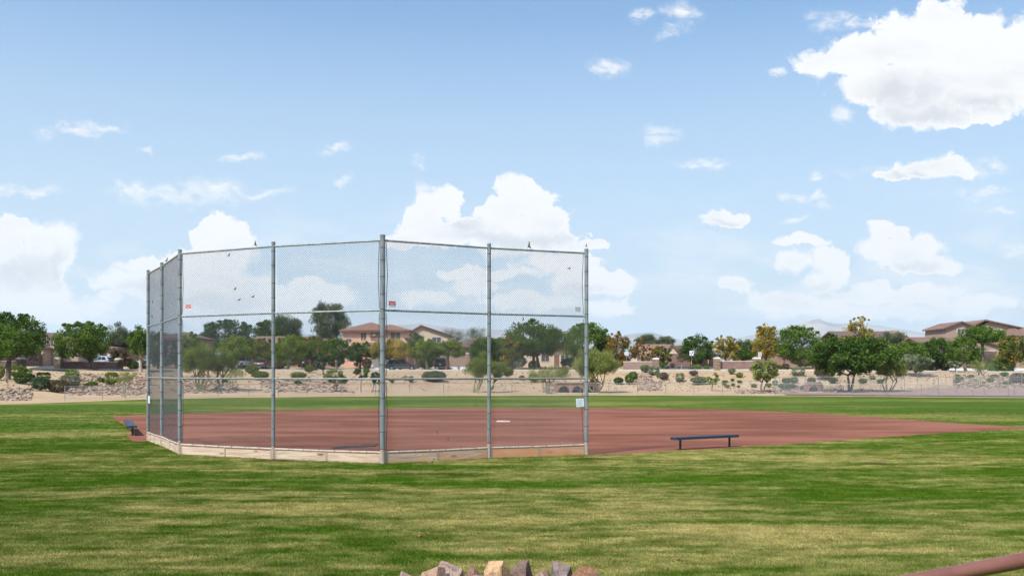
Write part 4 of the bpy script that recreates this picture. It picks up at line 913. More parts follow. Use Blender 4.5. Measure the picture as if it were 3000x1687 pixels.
T_('bright green street tree in front of the tan garage', 2772, 2872, 990, 1060, 122, 'ash', 'leaf_green', 2830, bark='bark_pale')
T_('short clipped tree left of the tan driveway', 2778, 2824, 1052, 1074, 121, 'mesq', 'leaf_sage', 2799)
T_('wispy bare looking palo tree in front of the tan garage', 2846, 2908, 1050, 1094, 111, 'wisp', 'leaf_palo', 2872, bark='bark_green', stems=2, group=PG)
T_('wide flat green tree before the upper windows at right', 2820, 2934, 952, 1000, 132, 'mesq', 'leaf_green', 2878)
T_('green and yellow street tree at the right edge', 2922, 3020, 984, 1056, 122, 'ash', 'leaf_turn', 2966)
T_('thin sapling with yellow stems on the sand left of the backstop', 342, 392, 1086, 1116, 88, 'wisp', 'leaf_palo', 363, bark='bark_green', stems=3, tr=.07, group=PG)
T_('pruned dark stub of a tree above the thin sapling', 346, 376, 1052, 1072, 121, 'wisp', 'leaf_brown', 358, tr=.10, dens_=.6)
T_('small yellow green tree with two stems behind the second bay', 952, 1012, 1078, 1128, 104, 'mesq', 'leaf_palo', 983, bark='bark', stems=2)
T_('small round green sapling left of the centre post', 1036, 1082, 1074, 1108, 105, 'mesq', 'leaf_green', 1058, tr=.06)
T_('small dark leaning sapling right at the centre post', 1082, 1118, 1088, 1124, 104, 'mesq', 'leaf_blue', 1090, tr=.06, lean=.1)

T_('grey green tree behind the left low wall and the silver car', 318, 446, 968, 1062, 158, 'mesq', 'leaf_grey', 380)
T_('dark green tree behind the taupe house at the left wing', 420, 500, 962, 1062, 166, 'mesq', 'leaf_blue', 450)
T_('dark green tree between the round topped tree and the tall yellow one', 2190, 2300, 984, 1066, 166, 'mesq', 'leaf_dark', 2245)
T_('mid green tree behind the left shoulder of the mesquite', 2376, 2474, 992, 1064, 142, 'ash', 'leaf_green', 2424)
T_('mid green tree behind the right shoulder of the mesquite', 2556, 2640, 1000, 1070, 138, 'mesq', 'leaf_mesq', 2600)
T_('olive tree filling the gap left of the dark shaggy tree', 2650, 2730, 1006, 1072, 134, 'mesq', 'leaf_green', 2690)
T_('green tree behind the broad tree at the right end post', 1740, 1800, 966, 1056, 160, 'mesq', 'leaf_green', 1770)
T_('light green tree behind the rusty tinged street tree', 690, 790, 992, 1060, 152, 'ash', 'leaf_green', 742)
T_('dark green tree between the lime and the orange flecked street trees', 850, 900, 985, 1060, 150, 'ash', 'leaf_green', 876)
T_('green tree left of the brown garage door behind the light street trees', 1226, 1290, 1000, 1060, 148, 'mesq', 'leaf_dark', 1262)

# a fan palm rising out of the large dark tree
pp = G(1563, 143); pt = thing('palm_tree', 'fan palm whose crown shows above the large dark tree', 'tree', pp)
hh = zat(957, 143) - pp.z
MB().tube([(0, 0, -.2), (.05, 0, hh * .5), (0, 0, hh)], [.26, .2, .17], 10).build('trunk', 'bark', pt, smooth=True)
mb = MB()
for i in range(34):
    a = RNG.uniform(0, 6.28); el = RNG.uniform(-.5, 1.35); d = Vector((math.cos(a) * math.cos(el), math.sin(a) * math.cos(el), math.sin(el))); side = d.cross(Vector((0, 0, 1))).normalized(); up = side.cross(d)
    o0 = Vector((0, 0, hh)); st_ = o0 + d * .75; mb.tube([o0, st_], .02, 4)
    for j in range(-4, 5):
        w = j * .2; dj = (d * math.cos(w) + side * math.sin(w)).normalized(); e_ = st_ + dj * .8 + Vector((0, 0, -.1 * abs(j) * .4)); s2 = dj.cross(up).normalized() * .05
        mb.add([st_, st_ + dj * .4 + s2, e_, st_ + dj * .4 - s2], [(0, 1, 2, 3)])
me = mb.mesh('crown', 'leaf_green', fixn=False); a_ = me.attributes.new('tint', 'FLOAT', 'FACE'); a_.data.foreach_set('value', RNG.uniform(.1, .6, len(me.polygons)).astype(np.float32)); link('crown', me, pt)

def shrub(label, xl, xr, yt, yb, mat, boxy=0.0, Z=None, leaf=.078, dn=1.0, group=None, name='shrub', mode='any', asp=.5):
    cxp = (xl + xr) / 2; p = hit(cxp, yb - 1.0) if Z is None else G(cxp, Z); Z = p.y; rg = np.random.default_rng(int(xl * 13 + yt * 3))
    rx = (xr - xl) / 2 / F * Z; H = max((yb - yt) / F * Z, .25); rz = H / 2 * .96; ry = rx * .85
    n = int(np.clip((rx * rx + rx * rz * 2) * 4.2 * 250 * dn, 260, 5200)); d = rg.normal(size=(n, 3)); d /= np.linalg.norm(d, axis=1, keepdims=True)
    if boxy: d = np.sign(d) * np.abs(d) ** (1 - boxy * .55); 
    ln = np.array([mnoise.noise(Vector(q) * 2.3 + Vector((xl, 0, 0))) for q in d]); lim = .93 + .07 * boxy
    r = (rg.random(n) ** .16) * (1 + ln * (.22 if not boxy else .05)); pts_ = d * r[:, None] * np.array([rx, ry, rz]) * lim
    pts_[:, 2] = pts_[:, 2] + rz + .05
    v, tt = leaf_cloud(pts_, np.clip(rg.normal(.45, .18, n) + ln * .3, 0, .78), np.full(n, .04), 1, leaf, asp, mode, rg)
    zmin = v.reshape(-1, 4, 3)[:, :, 2].min(1); keep = zmin > -.03; v = v.reshape(-1, 4, 3)[keep].reshape(-1, 3); tt = tt[keep]
    th = thing(name, label, 'shrub', p, 0, group); link('foliage', leaf_mesh('foliage', v, tt, mat), th)
    mb = MB()
    for _ in range(5):
        a = rg.uniform(0, 6.28); mb.tube([(0, 0, -.1), (math.cos(a) * rx * .5, math.sin(a) * ry * .5, rz * 1.1)], [.03, .012], 5)
    mb.build('stems', 'bark', th, fixn=False); return th
S_ = shrub; B1 = 'clipped shrubs on the left bank'
S_('long clipped lime hedge behind the shrubs at far left', 30, 74, 1072, 1104, 'leaf_lime', .8, group=B1); S_('clipped lime block at the right end of the long hedge', 56, 92, 1082, 1104, 'leaf_lime', .7, group=B1)
S_('dark round shrub with a pale top below the lime hedge', 42, 88, 1092, 1125, 'leaf_dark', .4, group=B1); S_('sunlit top of the dark round shrub, added as paler foliage', 42, 74, 1091, 1104, 'leaf_sage', .5, group=B1); S_('narrow olive shrub right of the dark round one', 86, 103, 1097, 1120, 'leaf_brown', .3, group=B1)  # the sage one puts the lit top of the dark shrub into paler leaves
S_('small clipped lime cube above the blue green shrub', 110, 146, 1092, 1114, 'leaf_lime', .8, group=B1); S_('broad blue green mounded shrub lowest of the left group', 94, 147, 1106, 1144, 'leaf_blue', .5, group=B1); S_('brownish dark mounded shrub beside the first low fence post', 141, 202, 1112, 1151, 'leaf_brown', .5, group=B1)
S_('clipped lime shrub below the stone pillar', 192, 221, 1084, 1102, 'leaf_lime', .8, group=B1); S_('small yellowish clipped shrub touching the lime one', 217, 232, 1086, 1104, 'leaf_palo', .7, group=B1); S_('grey green barrel shaped shrub in the middle of the left bank', 177, 232, 1098, 1135, 'leaf_sage', .6, group=B1)
S_('tiny flat shrub at the left of two on the riprap', 239, 261, 1125, 1134, 'leaf_green', .2, group=B1); S_('flat dark green shrub on the riprap', 254, 286, 1119, 1134, 'leaf_green', .3, group=B1); S_('small round shrub high on the riprap', 285, 306, 1108, 1122, 'leaf_green', .3, group=B1); S_('tall clipped bright green shrub standing on the riprap', 309, 344, 1090, 1127, 'leaf_lime', .8, group=B1)
S_('yellow green bush cut by the left edge of the picture', -22, 14, 1068, 1113, 'leaf_palo', .1, group=B1)
B2 = 'desert shrubs on the banks'
for a in [('bright green two lobed shrub, right lobe, above the rock chute', 1840, 1868, 1089, 1112, 'leaf_green', .2), ('bright green two lobed shrub, left lobe, above the rock chute', 1830, 1858, 1096, 1127, 'leaf_green', .2), ('vase shaped shrub with a pale sheared top by the stone pillar', 1899, 1933, 1074, 1100, 'leaf_sage', .6), ('pale small clump under the vase shaped shrub', 1921, 1934, 1092, 1108, 'leaf_sage', .3),
          ('dead purple brown twiggy shrub beside the rock chute', 1930, 1960, 1091, 1114, 'leaf_twig', .0), ('pale barrel shaped shrub on the bare bank', 1979, 2005, 1094, 1119, 'leaf_sage', .7), ('wide low sage bush left of the slender young tree', 2020, 2078, 1104, 1126, 'leaf_sage', .0), ('sparse grey bush against the low wall', 2132, 2156, 1079, 1097, 'leaf_sage', 0), ('round yellow green bush on the right bank', 2154, 2178, 1092, 1107, 'leaf_palo', 0),
          ('dark leggy bush beneath the palo tree by the end post', 1796, 1828, 1106, 1126, 'leaf_blue', 0), ('tall grey bush growing against the low wall', 1874, 1906, 1068, 1092, 'leaf_sage', 0), ('thin spiky grey bush by the black roadside bench', 2018, 2046, 1086, 1101, 'leaf_twig', 0), ('clipped pale hedge block behind the fence corner', 2320, 2357, 1076, 1102, 'leaf_sage', .8), ('dark bush left beneath the clipped hedge block', 2290, 2318, 1108, 1126, 'leaf_dark', .1), ('sprawling low grey green bush left of the single culvert', 2278, 2336, 1124, 1141, 'leaf_grey', 0), ('olive bush below the hedge block', 2314, 2340, 1106, 1124, 'leaf_mesq', 0), ('dark bush above the single culvert', 2364, 2390, 1106, 1124, 'leaf_dark', .1), ('dark bush right of the single culvert', 2426, 2456, 1106, 1124, 'leaf_dark', .1), ('brownish thicket left under the dark mesquite', 2384, 2450, 1070, 1112, 'leaf_brown', 0),
          ('grey green bush on the bank behind the left bay post', 735, 790, 1088, 1112, 'leaf_mesq', 0), ('yellowish low bush behind the second bay post', 850, 900, 1090, 1110, 'leaf_palo', 0), ('tiny green bush on the bare path behind the left bay', 650, 668, 1112, 1126, 'leaf_green', 0), ('small dark bush on the rocks behind the second bay', 862, 884, 1116, 1128, 'leaf_green', 0), ('sage bush at the top of the bare path', 716, 760, 1070, 1096, 'leaf_mesq', 0), ('olive bush left of the small dark tree', 890, 922, 1070, 1092, 'leaf_mesq', 0),
          ('wide blue green agave like bush behind the fourth bay', 1234, 1310, 1086, 1119, 'leaf_grey', 0), ('small grey bush leftmost of three behind the fourth bay', 1140, 1156, 1108, 1122, 'leaf_sage', .1), ('small grey bush middle of three behind the fourth bay', 1180, 1194, 1102, 1116, 'leaf_sage', .1), ('small pale bush right of three behind the fourth bay', 1194, 1214, 1102, 1121, 'leaf_sage', .1), ('small green bush on the upper bank behind the right bay', 1638, 1668, 1074, 1100, 'leaf_grey', 0), ('dark small shrub above the bank rim behind the right bay', 1520, 1538, 1102, 1114, 'leaf_brown', 0), ('olive bush left of the spindly green stemmed tree', 1546, 1584, 1096, 1120, 'leaf_mesq', 0),
          ('tiny bush highest in the cluster of tufts', 2140, 2152, 1111, 1118, 'leaf_mesq', .2), ('flat tuft upper left in the cluster of tufts', 2115, 2133, 1116, 1123, 'leaf_mesq', .2), ('flat tuft on the left of the cluster of tufts', 2114, 2128, 1122, 1129, 'leaf_mesq', .2), ('round tuft on the right of the cluster of tufts', 2160, 2175, 1117, 1125, 'leaf_mesq', .2), ('flat tuft below the middle of the cluster of tufts', 2141, 2154, 1125, 1132, 'leaf_mesq', .2), ('widest flat tuft lowest in the cluster of tufts', 2121, 2139, 1128, 1136, 'leaf_mesq', .2), ('small brown tuft apart below the cluster of tufts', 2159, 2168, 1132, 1137, 'leaf_brown', .2), ('tuft left of the leaning yellow green tree', 2200, 2218, 1126, 1136, 'leaf_mesq', .2), ('tuft right of the leaning yellow green tree', 2243, 2262, 1124, 1136, 'leaf_mesq', .2), ('dark tuft by the fence corner post', 2262, 2280, 1116, 1130, 'leaf_mesq', .2),
          ('round bush behind the fence right of the mesquite trunk', 2514, 2542, 1110, 1124, 'leaf_mesq', .1), ('dark bush up the bank right of the mesquite trunk', 2545, 2566, 1102, 1112, 'leaf_mesq', .1), ('low bush beside the fan shaped palo', 2568, 2590, 1112, 1124, 'leaf_mesq', .1), ('yellow green shrub left under the grey green tree', 2706, 2760, 1056, 1088, 'leaf_palo', 0), ('small olive shrub left on the far right bank', 2797, 2812, 1099, 1106, 'leaf_mesq', .2), ('round olive shrub in the left trio on the far right bank', 2800, 2822, 1104, 1116, 'leaf_mesq', .2), ('low dark shrub lowest of the left trio on the far right bank', 2792, 2814, 1113, 1123, 'leaf_mesq', .2), ('dark shrub high on the far right bank', 2834, 2854, 1099, 1109, 'leaf_green', .2), ('flat dark shrub over the riprap at far right', 2902, 2925, 1098, 1109, 'leaf_green', .2), ('low dark shrub in the riprap at far right', 2892, 2912, 1110, 1122, 'leaf_green', .2), ('green shrub on the crest at far right', 2930, 2955, 1092, 1104, 'leaf_green', .2), ('large dusty purple shrub at the right edge of the bank', 2958, 3012, 1092, 1124, 'leaf_twig', .1), ('small dark shrub below the dusty purple one', 2938, 2962, 1118, 1128, 'leaf_green', .2)]:
    S_(*a, group=B2)
B3 = 'shrubs along the road and gardens'
for lab, xl, xr, yt, yb, Z, mt, bx in [('rounded yellow green shrub behind the left pillar', 162, 190, 1036, 1062, 128, 'leaf_lime', .2), ('low green shrub behind the left wall', 190, 232, 1046, 1064, 127, 'leaf_green', .2), ('dark shrub beside the silver car', 322, 354, 1040, 1066, 130, 'leaf_dark', .2), ('dark garden shrub left of the backstop', 372, 410, 1048, 1076, 130, 'leaf_dark', .1), ('dark garden shrub at the far left bay', 412, 440, 1046, 1076, 128, 'leaf_brown', .1),
        ('red flowering bush left of the white pickup', 672, 692, 1050, 1076, 143, 'leaf_brown', .1), ('dark clipped shrub left on the road verge behind the low wall', 1898, 1922, 1058, 1070, 141, 'leaf_green', .4), ('dark round shrub on the verge right of the pillar', 1933, 1950, 1058, 1073, 141, 'leaf_green', .3), ('blue grey agave clump on the verge', 1944, 1962, 1064, 1074, 140, 'leaf_sage', 0), ('round clipped shrub alone on the verge', 1963, 1977, 1061, 1074, 141, 'leaf_brown', .5), ('pale green bush by the yellow markers', 2026, 2056, 1065, 1082, 136, 'leaf_palo', 0), ('dark bush right of the yellow markers', 2060, 2078, 1066, 1079, 137, 'leaf_mesq', 0), ('grass like green patch by the roadside bench', 2014, 2032, 1080, 1086, 129, 'leaf_mesq', 0),
        ('first dark ball shrub behind the right low wall', 2124, 2138, 1054, 1066, 137, 'leaf_blue', .5), ('second pale ball shrub behind the right low wall', 2137, 2150, 1052, 1066, 137, 'leaf_sage', .5), ('third dark ball shrub behind the right low wall', 2150, 2166, 1053, 1064, 137, 'leaf_dark', .5), ('brown rounded shrub right of the leaning trees crown', 2262, 2284, 1064, 1078, 131, 'leaf_brown', .3), ('dark oval shrub left on the rise', 2270, 2292, 1058, 1074, 133, 'leaf_dark', .4), ('dark oval shrub right on the rise', 2290, 2313, 1056, 1077, 132, 'leaf_brown', .4), ('dark upright juniper by the tan garage', 2752, 2784, 1040, 1076, 131, 'leaf_dark', .2), ('flat topped hedge block left by the driveway at right', 2896, 2928, 1046, 1082, 129, 'leaf_green', .8), ('flat topped hedge block right by the driveway at right', 2930, 2962, 1058, 1086, 128, 'leaf_green', .8), ('dark shrub behind the hedge blocks at right', 2944, 2974, 1044, 1078, 133, 'leaf_dark', .3), ('dark garden shrub by the pink house', 1060, 1090, 1044, 1078, 143, 'leaf_brown', .1), ('dark garden shrubbery right of the grey car', 1226, 1270, 1048, 1082, 143, 'leaf_dark', .1), ('olive shrub under the large dark tree', 1546, 1580, 1046, 1076, 141, 'leaf_mesq', .1), ('grey green shrub by the white car', 1640, 1700, 1042, 1072, 143, 'leaf_grey', 0), ('brown shrub in the middle of the verge behind the second bay', 800, 835, 1058, 1080, 140, 'leaf_brown', 0), ('dark undergrowth behind the mid green tree in the left bay', 586, 652, 1040, 1080, 146, 'leaf_dark', 0), ('dark undergrowth behind the dark saloon', 738, 800, 1036, 1076, 150, 'leaf_dark', 0), ('dark undergrowth in the shade of the spreading lime tree', 806, 884, 1040, 1080, 149, 'leaf_dark', 0), ('dark undergrowth left of the pink house', 955, 1012, 1040, 1078, 147, 'leaf_brown', 0), ('dark hedge behind the rounded palo tree', 1376, 1452, 1040, 1084, 142, 'leaf_dark', 0), ('dark hedge left under the large dark tree', 1462, 1548, 1038, 1080, 144, 'leaf_dark', 0), ('dark hedge behind the right end post', 1700, 1790, 1036, 1084, 144, 'leaf_blue', 0), ('dark hedge left behind the mesquite crown', 2396, 2482, 1034, 1086, 128, 'leaf_brown', 0), ('dark hedge right behind the mesquite crown', 2530, 2620, 1036, 1086, 127, 'leaf_dark', 0), ('dark hedge behind the grey green rounded tree', 2620, 2720, 1040, 1086, 127, 'leaf_blue', 0), ('olive hedge behind the orange trees', 1776, 1850, 1034, 1072, 147, 'leaf_turn', 0), ('dark garden thicket behind the far left bays', 430, 520, 1034, 1078, 139, 'leaf_dark', 0), ('dark garden thicket behind the left corner post', 520, 590, 1040, 1080, 139, 'leaf_blue', 0), ('dark hedge at the foot of the tall leafy tree', 2316, 2400, 1040, 1076, 146, 'leaf_dark', 0)]:
    S_(lab, xl, xr, yt, yb, mt, bx, Z=Z, group=B3)

# ------------------------------------------------------------------ fences
def fence(label, line, h, post_r=.028, step=3.05, group=None, name='chain_link_fence'):
    """posts every three metres, a top rail and wire between, over the ground"""
    pts = [Vector((p.x, p.y, tz(p.x, p.y))) for p in line]; th = thing(name, label, 'fence', pts[0], 0, group)
    st = []
    for a, b in zip(pts[:-1], pts[1:]):
        n = max(1, round((b - a).length / step))
        for j in range(n):
            q = a.lerp(b, j / n); q.z = tz(q.x, q.y); st.append(q)
    st.append(pts[-1])
    pm_ = MB().tube([(0, 0, -.15), (0, 0, h + .02)], post_r, 8).mesh('post', 'galv', smooth='auto')
    for q in st: o = link('post', pm_, th); o.location = q - pts[0]
    MB().tube([q - pts[0] + Vector((0, 0, h - .01)) for q in st], .021, 8).build('top_rail', 'galv', th, smooth='auto')
    wm = MB()
    for a, b in zip(st[:-1], st[1:]):
        d = b - a; L = math.hypot(d.x, d.y); cl = chain_link(L, .03, h - .02, .0707, .0016, .002); ang = math.atan2(d.y, d.x); ca, sa = math.cos(ang), math.sin(ang)
        cl.v = [(a.x - pts[0].x + x * ca - y * sa, a.y - pts[0].y + x * sa + y * ca, a.z - pts[0].z + z + d.z * x / L) for x, y, z in cl.v]; wm.add(cl.v, cl.f)
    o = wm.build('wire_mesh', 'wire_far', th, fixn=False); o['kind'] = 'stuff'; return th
def E(px, dY): Z = edge(px) + dY; return G(px, Z)
fence('low chain link outfield fence running along the sand', [E(px, 3.0 if px < 2300 else 1.2) for px in (190, 300, 430, 640, 900, 1100, 1300, 1500, 1700, 1950, 2200, 2400, 2600, 2800, 3060)], 1.22)
fence('taller chain link fence close behind the low one at right', [E(px, dy_) for px, dy_ in ((2270, 2.0), (2450, 2.0), (2650, 2.2), (2850, 2.4), (3060, 2.6))], 1.95)
fence('taller chain link fence at the back of the gravel yard', [G(2272, 99.2), G(2400, 102.5), G(2520, 106), G(2640, 108.5), G(2736, 110), G(2860, 109.5), G(3060, 109)], 1.9)

# ------------------------------------------------------------------ walls, pillars, culverts
def block_wall(label, a, b, h, mat='block_wall', cap=None, th_=.2, group=None):
    d = b - a; L = math.hypot(d.x, d.y); ang = math.atan2(d.y, d.x); t = thing('block_wall', label, 'wall', (a.x, a.y, min(a.z, b.z)), ang, group)
    dz = b.z - a.z; base = min(a.z, b.z)
    MB().box(0, L, -th_ / 2, th_ / 2, -.5, h + max(a.z, b.z) - base).build('wall', mat, t)
    if cap: MB().box(-.03, L + .03, -th_ / 2 - .04, th_ / 2 + .04, h + max(a.z, b.z) - base + .002, h + max(a.z, b.z) - base + .12).build('coping', cap, t, bevel=.01)
    return t
def pillar(label, p, h, w=.42):
    t = thing('stone_pillar', label, 'pillar', p, 0, 'stone pillars at the wall ends')
    n = 0; z = -.2; rg = np.random.default_rng(int(abs(p.x) * 10))
    while z < h:                                               # courses of split stone, uneven
        dz = rg.uniform(.10, .16); x = -w
        while x < w - .05:
            dx = min(rg.uniform(.22, .42), w - x); 
            if w - (x + dx) < .1: dx = w - x
            j = rg.uniform(0, .035); MB().box(x + .006, x + dx - .006, -w - j, w - .01, z + .006, z + dz - .006).build('stone', 'rock', t, fixn=False); x += dx
        z += dz
    MB().box(-w + .03, w - .03, -w + .03, w - .03, -.2, z).build('core', 'stone_pillar', t)
    MB().tube([(0, 0, z), (0, 0, z + .10), (0, 0, z + .22), (0, 0, z + .26)], [w * 1.5, w * 1.5, w * 1.1, w * .5], 4).rot(R(45)).build('cap_stone', 'concrete', t); return t
WZ = 118.0
block_wall('low block wall with pale coping between the left pillars', G(182, 119.5), G(264, 121), 1.0, cap='concrete'); block_wall('lower right half of the left low block wall', G(264, 121.3), G(342, 124), 1.0, cap='concrete')
pillar('stone pillar at the left end of the left low wall', G(172, 119), 1.35); pillar('stone pillar with pale cap right of the left low wall', G(348, 124.5), 1.25); pillar('stone pillar at the far left behind the hedge', G(63, 117), 1.25)
block_wall('low block wall with pale coping at the left edge of the picture', G(-60, 116), G(54, 117), 1.0, cap='concrete')
block_wall('tall brown block wall along the left side street', G(60, 126), G(164, 150), 2.0); block_wall('tall brown block wall behind the feathery tree at left', G(-60, 122), G(60, 126), 2.0)
block_wall('short tan retaining wall at the end of the left street', G(138, 140), G(166, 141), .9, 'block_wall_tan')
pillar('stone pillar right of the low wall beside the orange trees', G(1921, 129.5), 1.45); pillar('stone pillar on the right side of the side street', G(2100, 128), 1.45); pillar('stone pillar hidden behind the yellow green tree', G(2215, 128), 1.4)
block_wall('low block wall with pale coping below the orange trees', G(1826, 130), G(1912, 129.6), 1.15, 'block_wall_tan', 'concrete'); block_wall('low block wall with pale coping between the right pillars', G(2109, 128.1), G(2206, 128), 1.15, cap='concrete')
block_wall('long brown garden wall behind the orange trees', G(1880, 158), G(2022, 158), 2.2); block_wall('brown garden wall behind the dark round topped tree', G(2022, 158.3), G(2100, 166), 2.2); block_wall('brown garden wall behind the ball shrubs', G(2150, 168), G(2296, 160), 2.2); block_wall('brown garden wall behind the tall leafy tree', G(2296, 160.3), G(2400, 158), 2.1)
block_wall('reddish garden wall behind the second bay', G(620, 152), G(990, 152), 1.6, 'block_wall_tan')

def culvert(label, p, n, w, h, r, grate):
    t = thing('culvert', label, 'culvert', p, 0)
    # headwall with arched openings, built as a ring of quads round each arch
    mb = MB(); W = w / n
    for c in range(n):
        x0, x1 = -w / 2 + c * W, -w / 2 + (c + 1) * W; cx_ = (x0 + x1) / 2; zc = h * .18; seg = 12
        arch = [(cx_ - r, 0)] + [(cx_ - r * math.cos(math.pi * s / seg), zc + r * math.sin(math.pi * s / seg)) for s in range(seg + 1)] + [(cx_ + r, 0)]
        outer = []
        for (ax, az) in arch:
            if az <= zc + 1e-6: outer.append((x0 if ax < cx_ else x1, az))
            else: tt = (ax - cx_) / r; outer.append((cx_ + tt * (W / 2), h))
        outer[1] = (x0, h) if False else outer[1]
        for yy, fl in ((0, 1), (.3, -1)):
            for s in range(len(arch) - 1):
                a, b = arch[s], arch[s + 1]; ao, bo = outer[s], outer[s + 1]
                mb.add([(a[0], yy, a[1]), (b[0], yy, b[1]), (bo[0], yy, bo[1]), (ao[0], yy, ao[1])], [(0, 1, 2, 3)])
        for s in range(len(arch) - 1):
            a, b = arch[s], arch[s + 1]; mb.add([(a[0], 0, a[1]), (b[0], 0, b[1]), (b[0], .3, b[1]), (a[0], .3, a[1])], [(0, 1, 2, 3)])
        pb = MB(); pp_ = [(cx_ - r * 1.02 * math.cos(math.pi * s / 12), zc + r * 1.02 * math.sin(math.pi * s / 12)) for s in range(13)] + [(cx_ + r * 1.02, 0), (cx_ - r * 1.02, 0)]
        for s in range(len(pp_)):
            a, b = pp_[s], pp_[(s + 1) % len(pp_)]; pb.add([(a[0], .28, a[1]), (b[0], .28, b[1]), (b[0], 3.5, b[1]), (a[0], 3.5, a[1])], [(0, 1, 2, 3)])
        pb.add([(x, 3.5, z) for x, z in pp_], [tuple(range(len(pp_)))]); pb.build('pipe', 'dark_hole', t, fixn=False)
        for g in range(grate):
            gx = cx_ - r + 2 * r * (g + 1) / (grate + 1); top = zc + math.sqrt(max(0, r * r - (gx - cx_) ** 2)); MB().tube([(gx, -.02, 0), (gx, -.02, top)], .018, 6).build('grate_bar', 'band_dark', t)
    mb.build('headwall', 'culvert_brick', t)
    MB().box(-w / 2 - .1, w / 2 + .1, -.12, .45, h + .003, h + .14).build('coping', 'stucco_tan', t, bevel=.015)
    for sx in (-1, 1): MB().box(sx * (w / 2 + .15) - .15, sx * (w / 2 + .15) + .15, -.05, .4, -.2, h - .02).build('wing', 'culvert_brick', t)
    MB().box(-w / 2, w / 2, -1.2, 0, -.1, .03).build('apron', 'concrete', t)
    return t
p = hit(1692, 1150); culvert('brick culvert with three arched openings behind the right end post', Vector((p.x, p.y, p.z - .05)), 3, 4.6, 1.10, .60, 5)
p = hit(2384, 1147); culvert('brick culvert with a single barred arch behind the fences', Vector((p.x, p.y, p.z - .05)), 1, 1.45, 1.0, .54, 6)

# ------------------------------------------------------------------ houses
def gable(mb, x0, x1, y0, y1, z, rise, axis, ov=.45, th=.22, ridge=.5):
    """roof slab with two slopes; ridge runs along axis"""
    if axis == 'y': a0, a1, b0, b1 = x0, x1, y0, y1
    else: a0, a1, b0, b1 = y0, y1, x0, x1
    m = a0 + (a1 - a0) * ridge; sl, sr = rise / (m - a0), rise / (a1 - m)
    prof_ = [(a0 - ov, z - ov * sl), (m, z + rise), (a1 + ov, z - ov * sr), (a1 + ov, z - ov * sr + th), (m, z + rise + th), (a0 - ov, z - ov * sl + th)]
    # two quads strips extruded so the underside stays open to the wall
    for q in ([prof_[0], prof_[1], prof_[4], prof_[5]], [prof_[1], prof_[2], prof_[3], prof_[4]]):
        mb.prism(q, 'y' if axis == 'y' else 'x', b0 - ov, b1 + ov)
    return mb
def hip(mb, x0, x1, y0, y1, z, rise, ov=.5, th=.2):
    x0 -= ov; x1 += ov; y0 -= ov; y1 += ov; w, d = x1 - x0, y1 - y0
    if w >= d: r = [(x0 + d / 2, (y0 + y1) / 2), (x1 - d / 2, (y0 + y1) / 2)]
    else: r = [((x0 + x1) / 2, y0 + w / 2), ((x0 + x1) / 2, y1 - w / 2)]
    b = [(x0, y0), (x1, y0), (x1, y1), (x0, y1)]
    vs = [(x, y, z) for x, y in b] + [(x, y, z + th) for x, y in b] + [(x, y, z + th + rise) for x, y in r]
    fs = [(0, 3, 2, 1), (0, 1, 5, 4), (1, 2, 6, 5), (2, 3, 7, 6), (3, 0, 4, 7)]
    fs += [(4, 5, 9, 8), (5, 6, 9), (6, 7, 8, 9), (7, 4, 8)] if w >= d else [(4, 5, 8), (5, 6, 9, 8), (6, 7, 9), (7, 4, 8, 9)]
    return mb.add(vs, fs)
def window(par, x, y, z, w, h, pane='pane', frame='trim_cream', name='window', mull=True):
    f = MB()
    for a in ((x - w/2 - .08, x - w/2, z - .08, z + h + .08), (x + w/2, x + w/2 + .08, z - .08, z + h + .08), (x - w/2, x + w/2, z - .08, z), (x - w/2, x + w/2, z + h, z + h + .08)): f.box(a[0], a[1], y - .06, y + .05, a[2], a[3])
    wn = f.build(name, frame, par); MB().box(x - w/2, x + w/2, y - .015, y + .015, z, z + h).build('pane', pane, wn)
    if mull: MB().box(x - .025, x + .025, y - .04, y - .017, z, z + h).build('mullion', frame, wn)
    return wn
def garage(par, x, y, z, w, h, mat, rows=4, cols=4):
    g = MB().box(x - w/2, x + w/2, y - .02, y + .02, z, z + h).build('garage_door', mat, par)
    pmx = MB().box(-w/cols/2 + .06, w/cols/2 - .06, -.015, .015, -h/rows/2 + .05, h/rows/2 - .05).mesh('panel', mat, bevel=.008)
    for r in range(rows):
        for c in range(cols):
            o = link('panel', pmx, g); o.location = (x - w/2 + w/cols*(c + .5), y - .036, z + h/rows*(r + .5))
    MB().box(x - w/2 - .2, x + w/2 + .2, y - .08, y + .06, z + h + .003, z + h + .2).build('lintel', 'trim_cream', par)
def house(label, p, rz, build, group=None):
    t = thing('house', label, 'house', p, rz, group); build(t); return t
def blk(t, x0, x1, y0, y1, z1, mat, z0=-.6, name='wall'): return MB().box(x0, x1, y0, y1, z0, z1).build(name, mat, t)
def gwall(t, x0, x1, y0, y1, z, rise, mat, ridge=.5, axis='y'):
    if axis == 'y': return MB().prism([(x0, -.6), (x1, -.6), (x1, z), (x0 + (x1 - x0) * ridge, z + rise), (x0, z)], 'y', y0, y1).build('wall', mat, t)
    return MB().prism([(y0, -.6), (y1, -.6), (y1, z), (y0 + (y1 - y0) * ridge, z + rise), (y0, z)], 'x', x0, x1).build('wall', mat, t)
def fascia(t, x0, x1, y, z, h=.2): MB().box(x0, x1, y - .035, y, z - h, z).build('fascia', 'fascia', t)
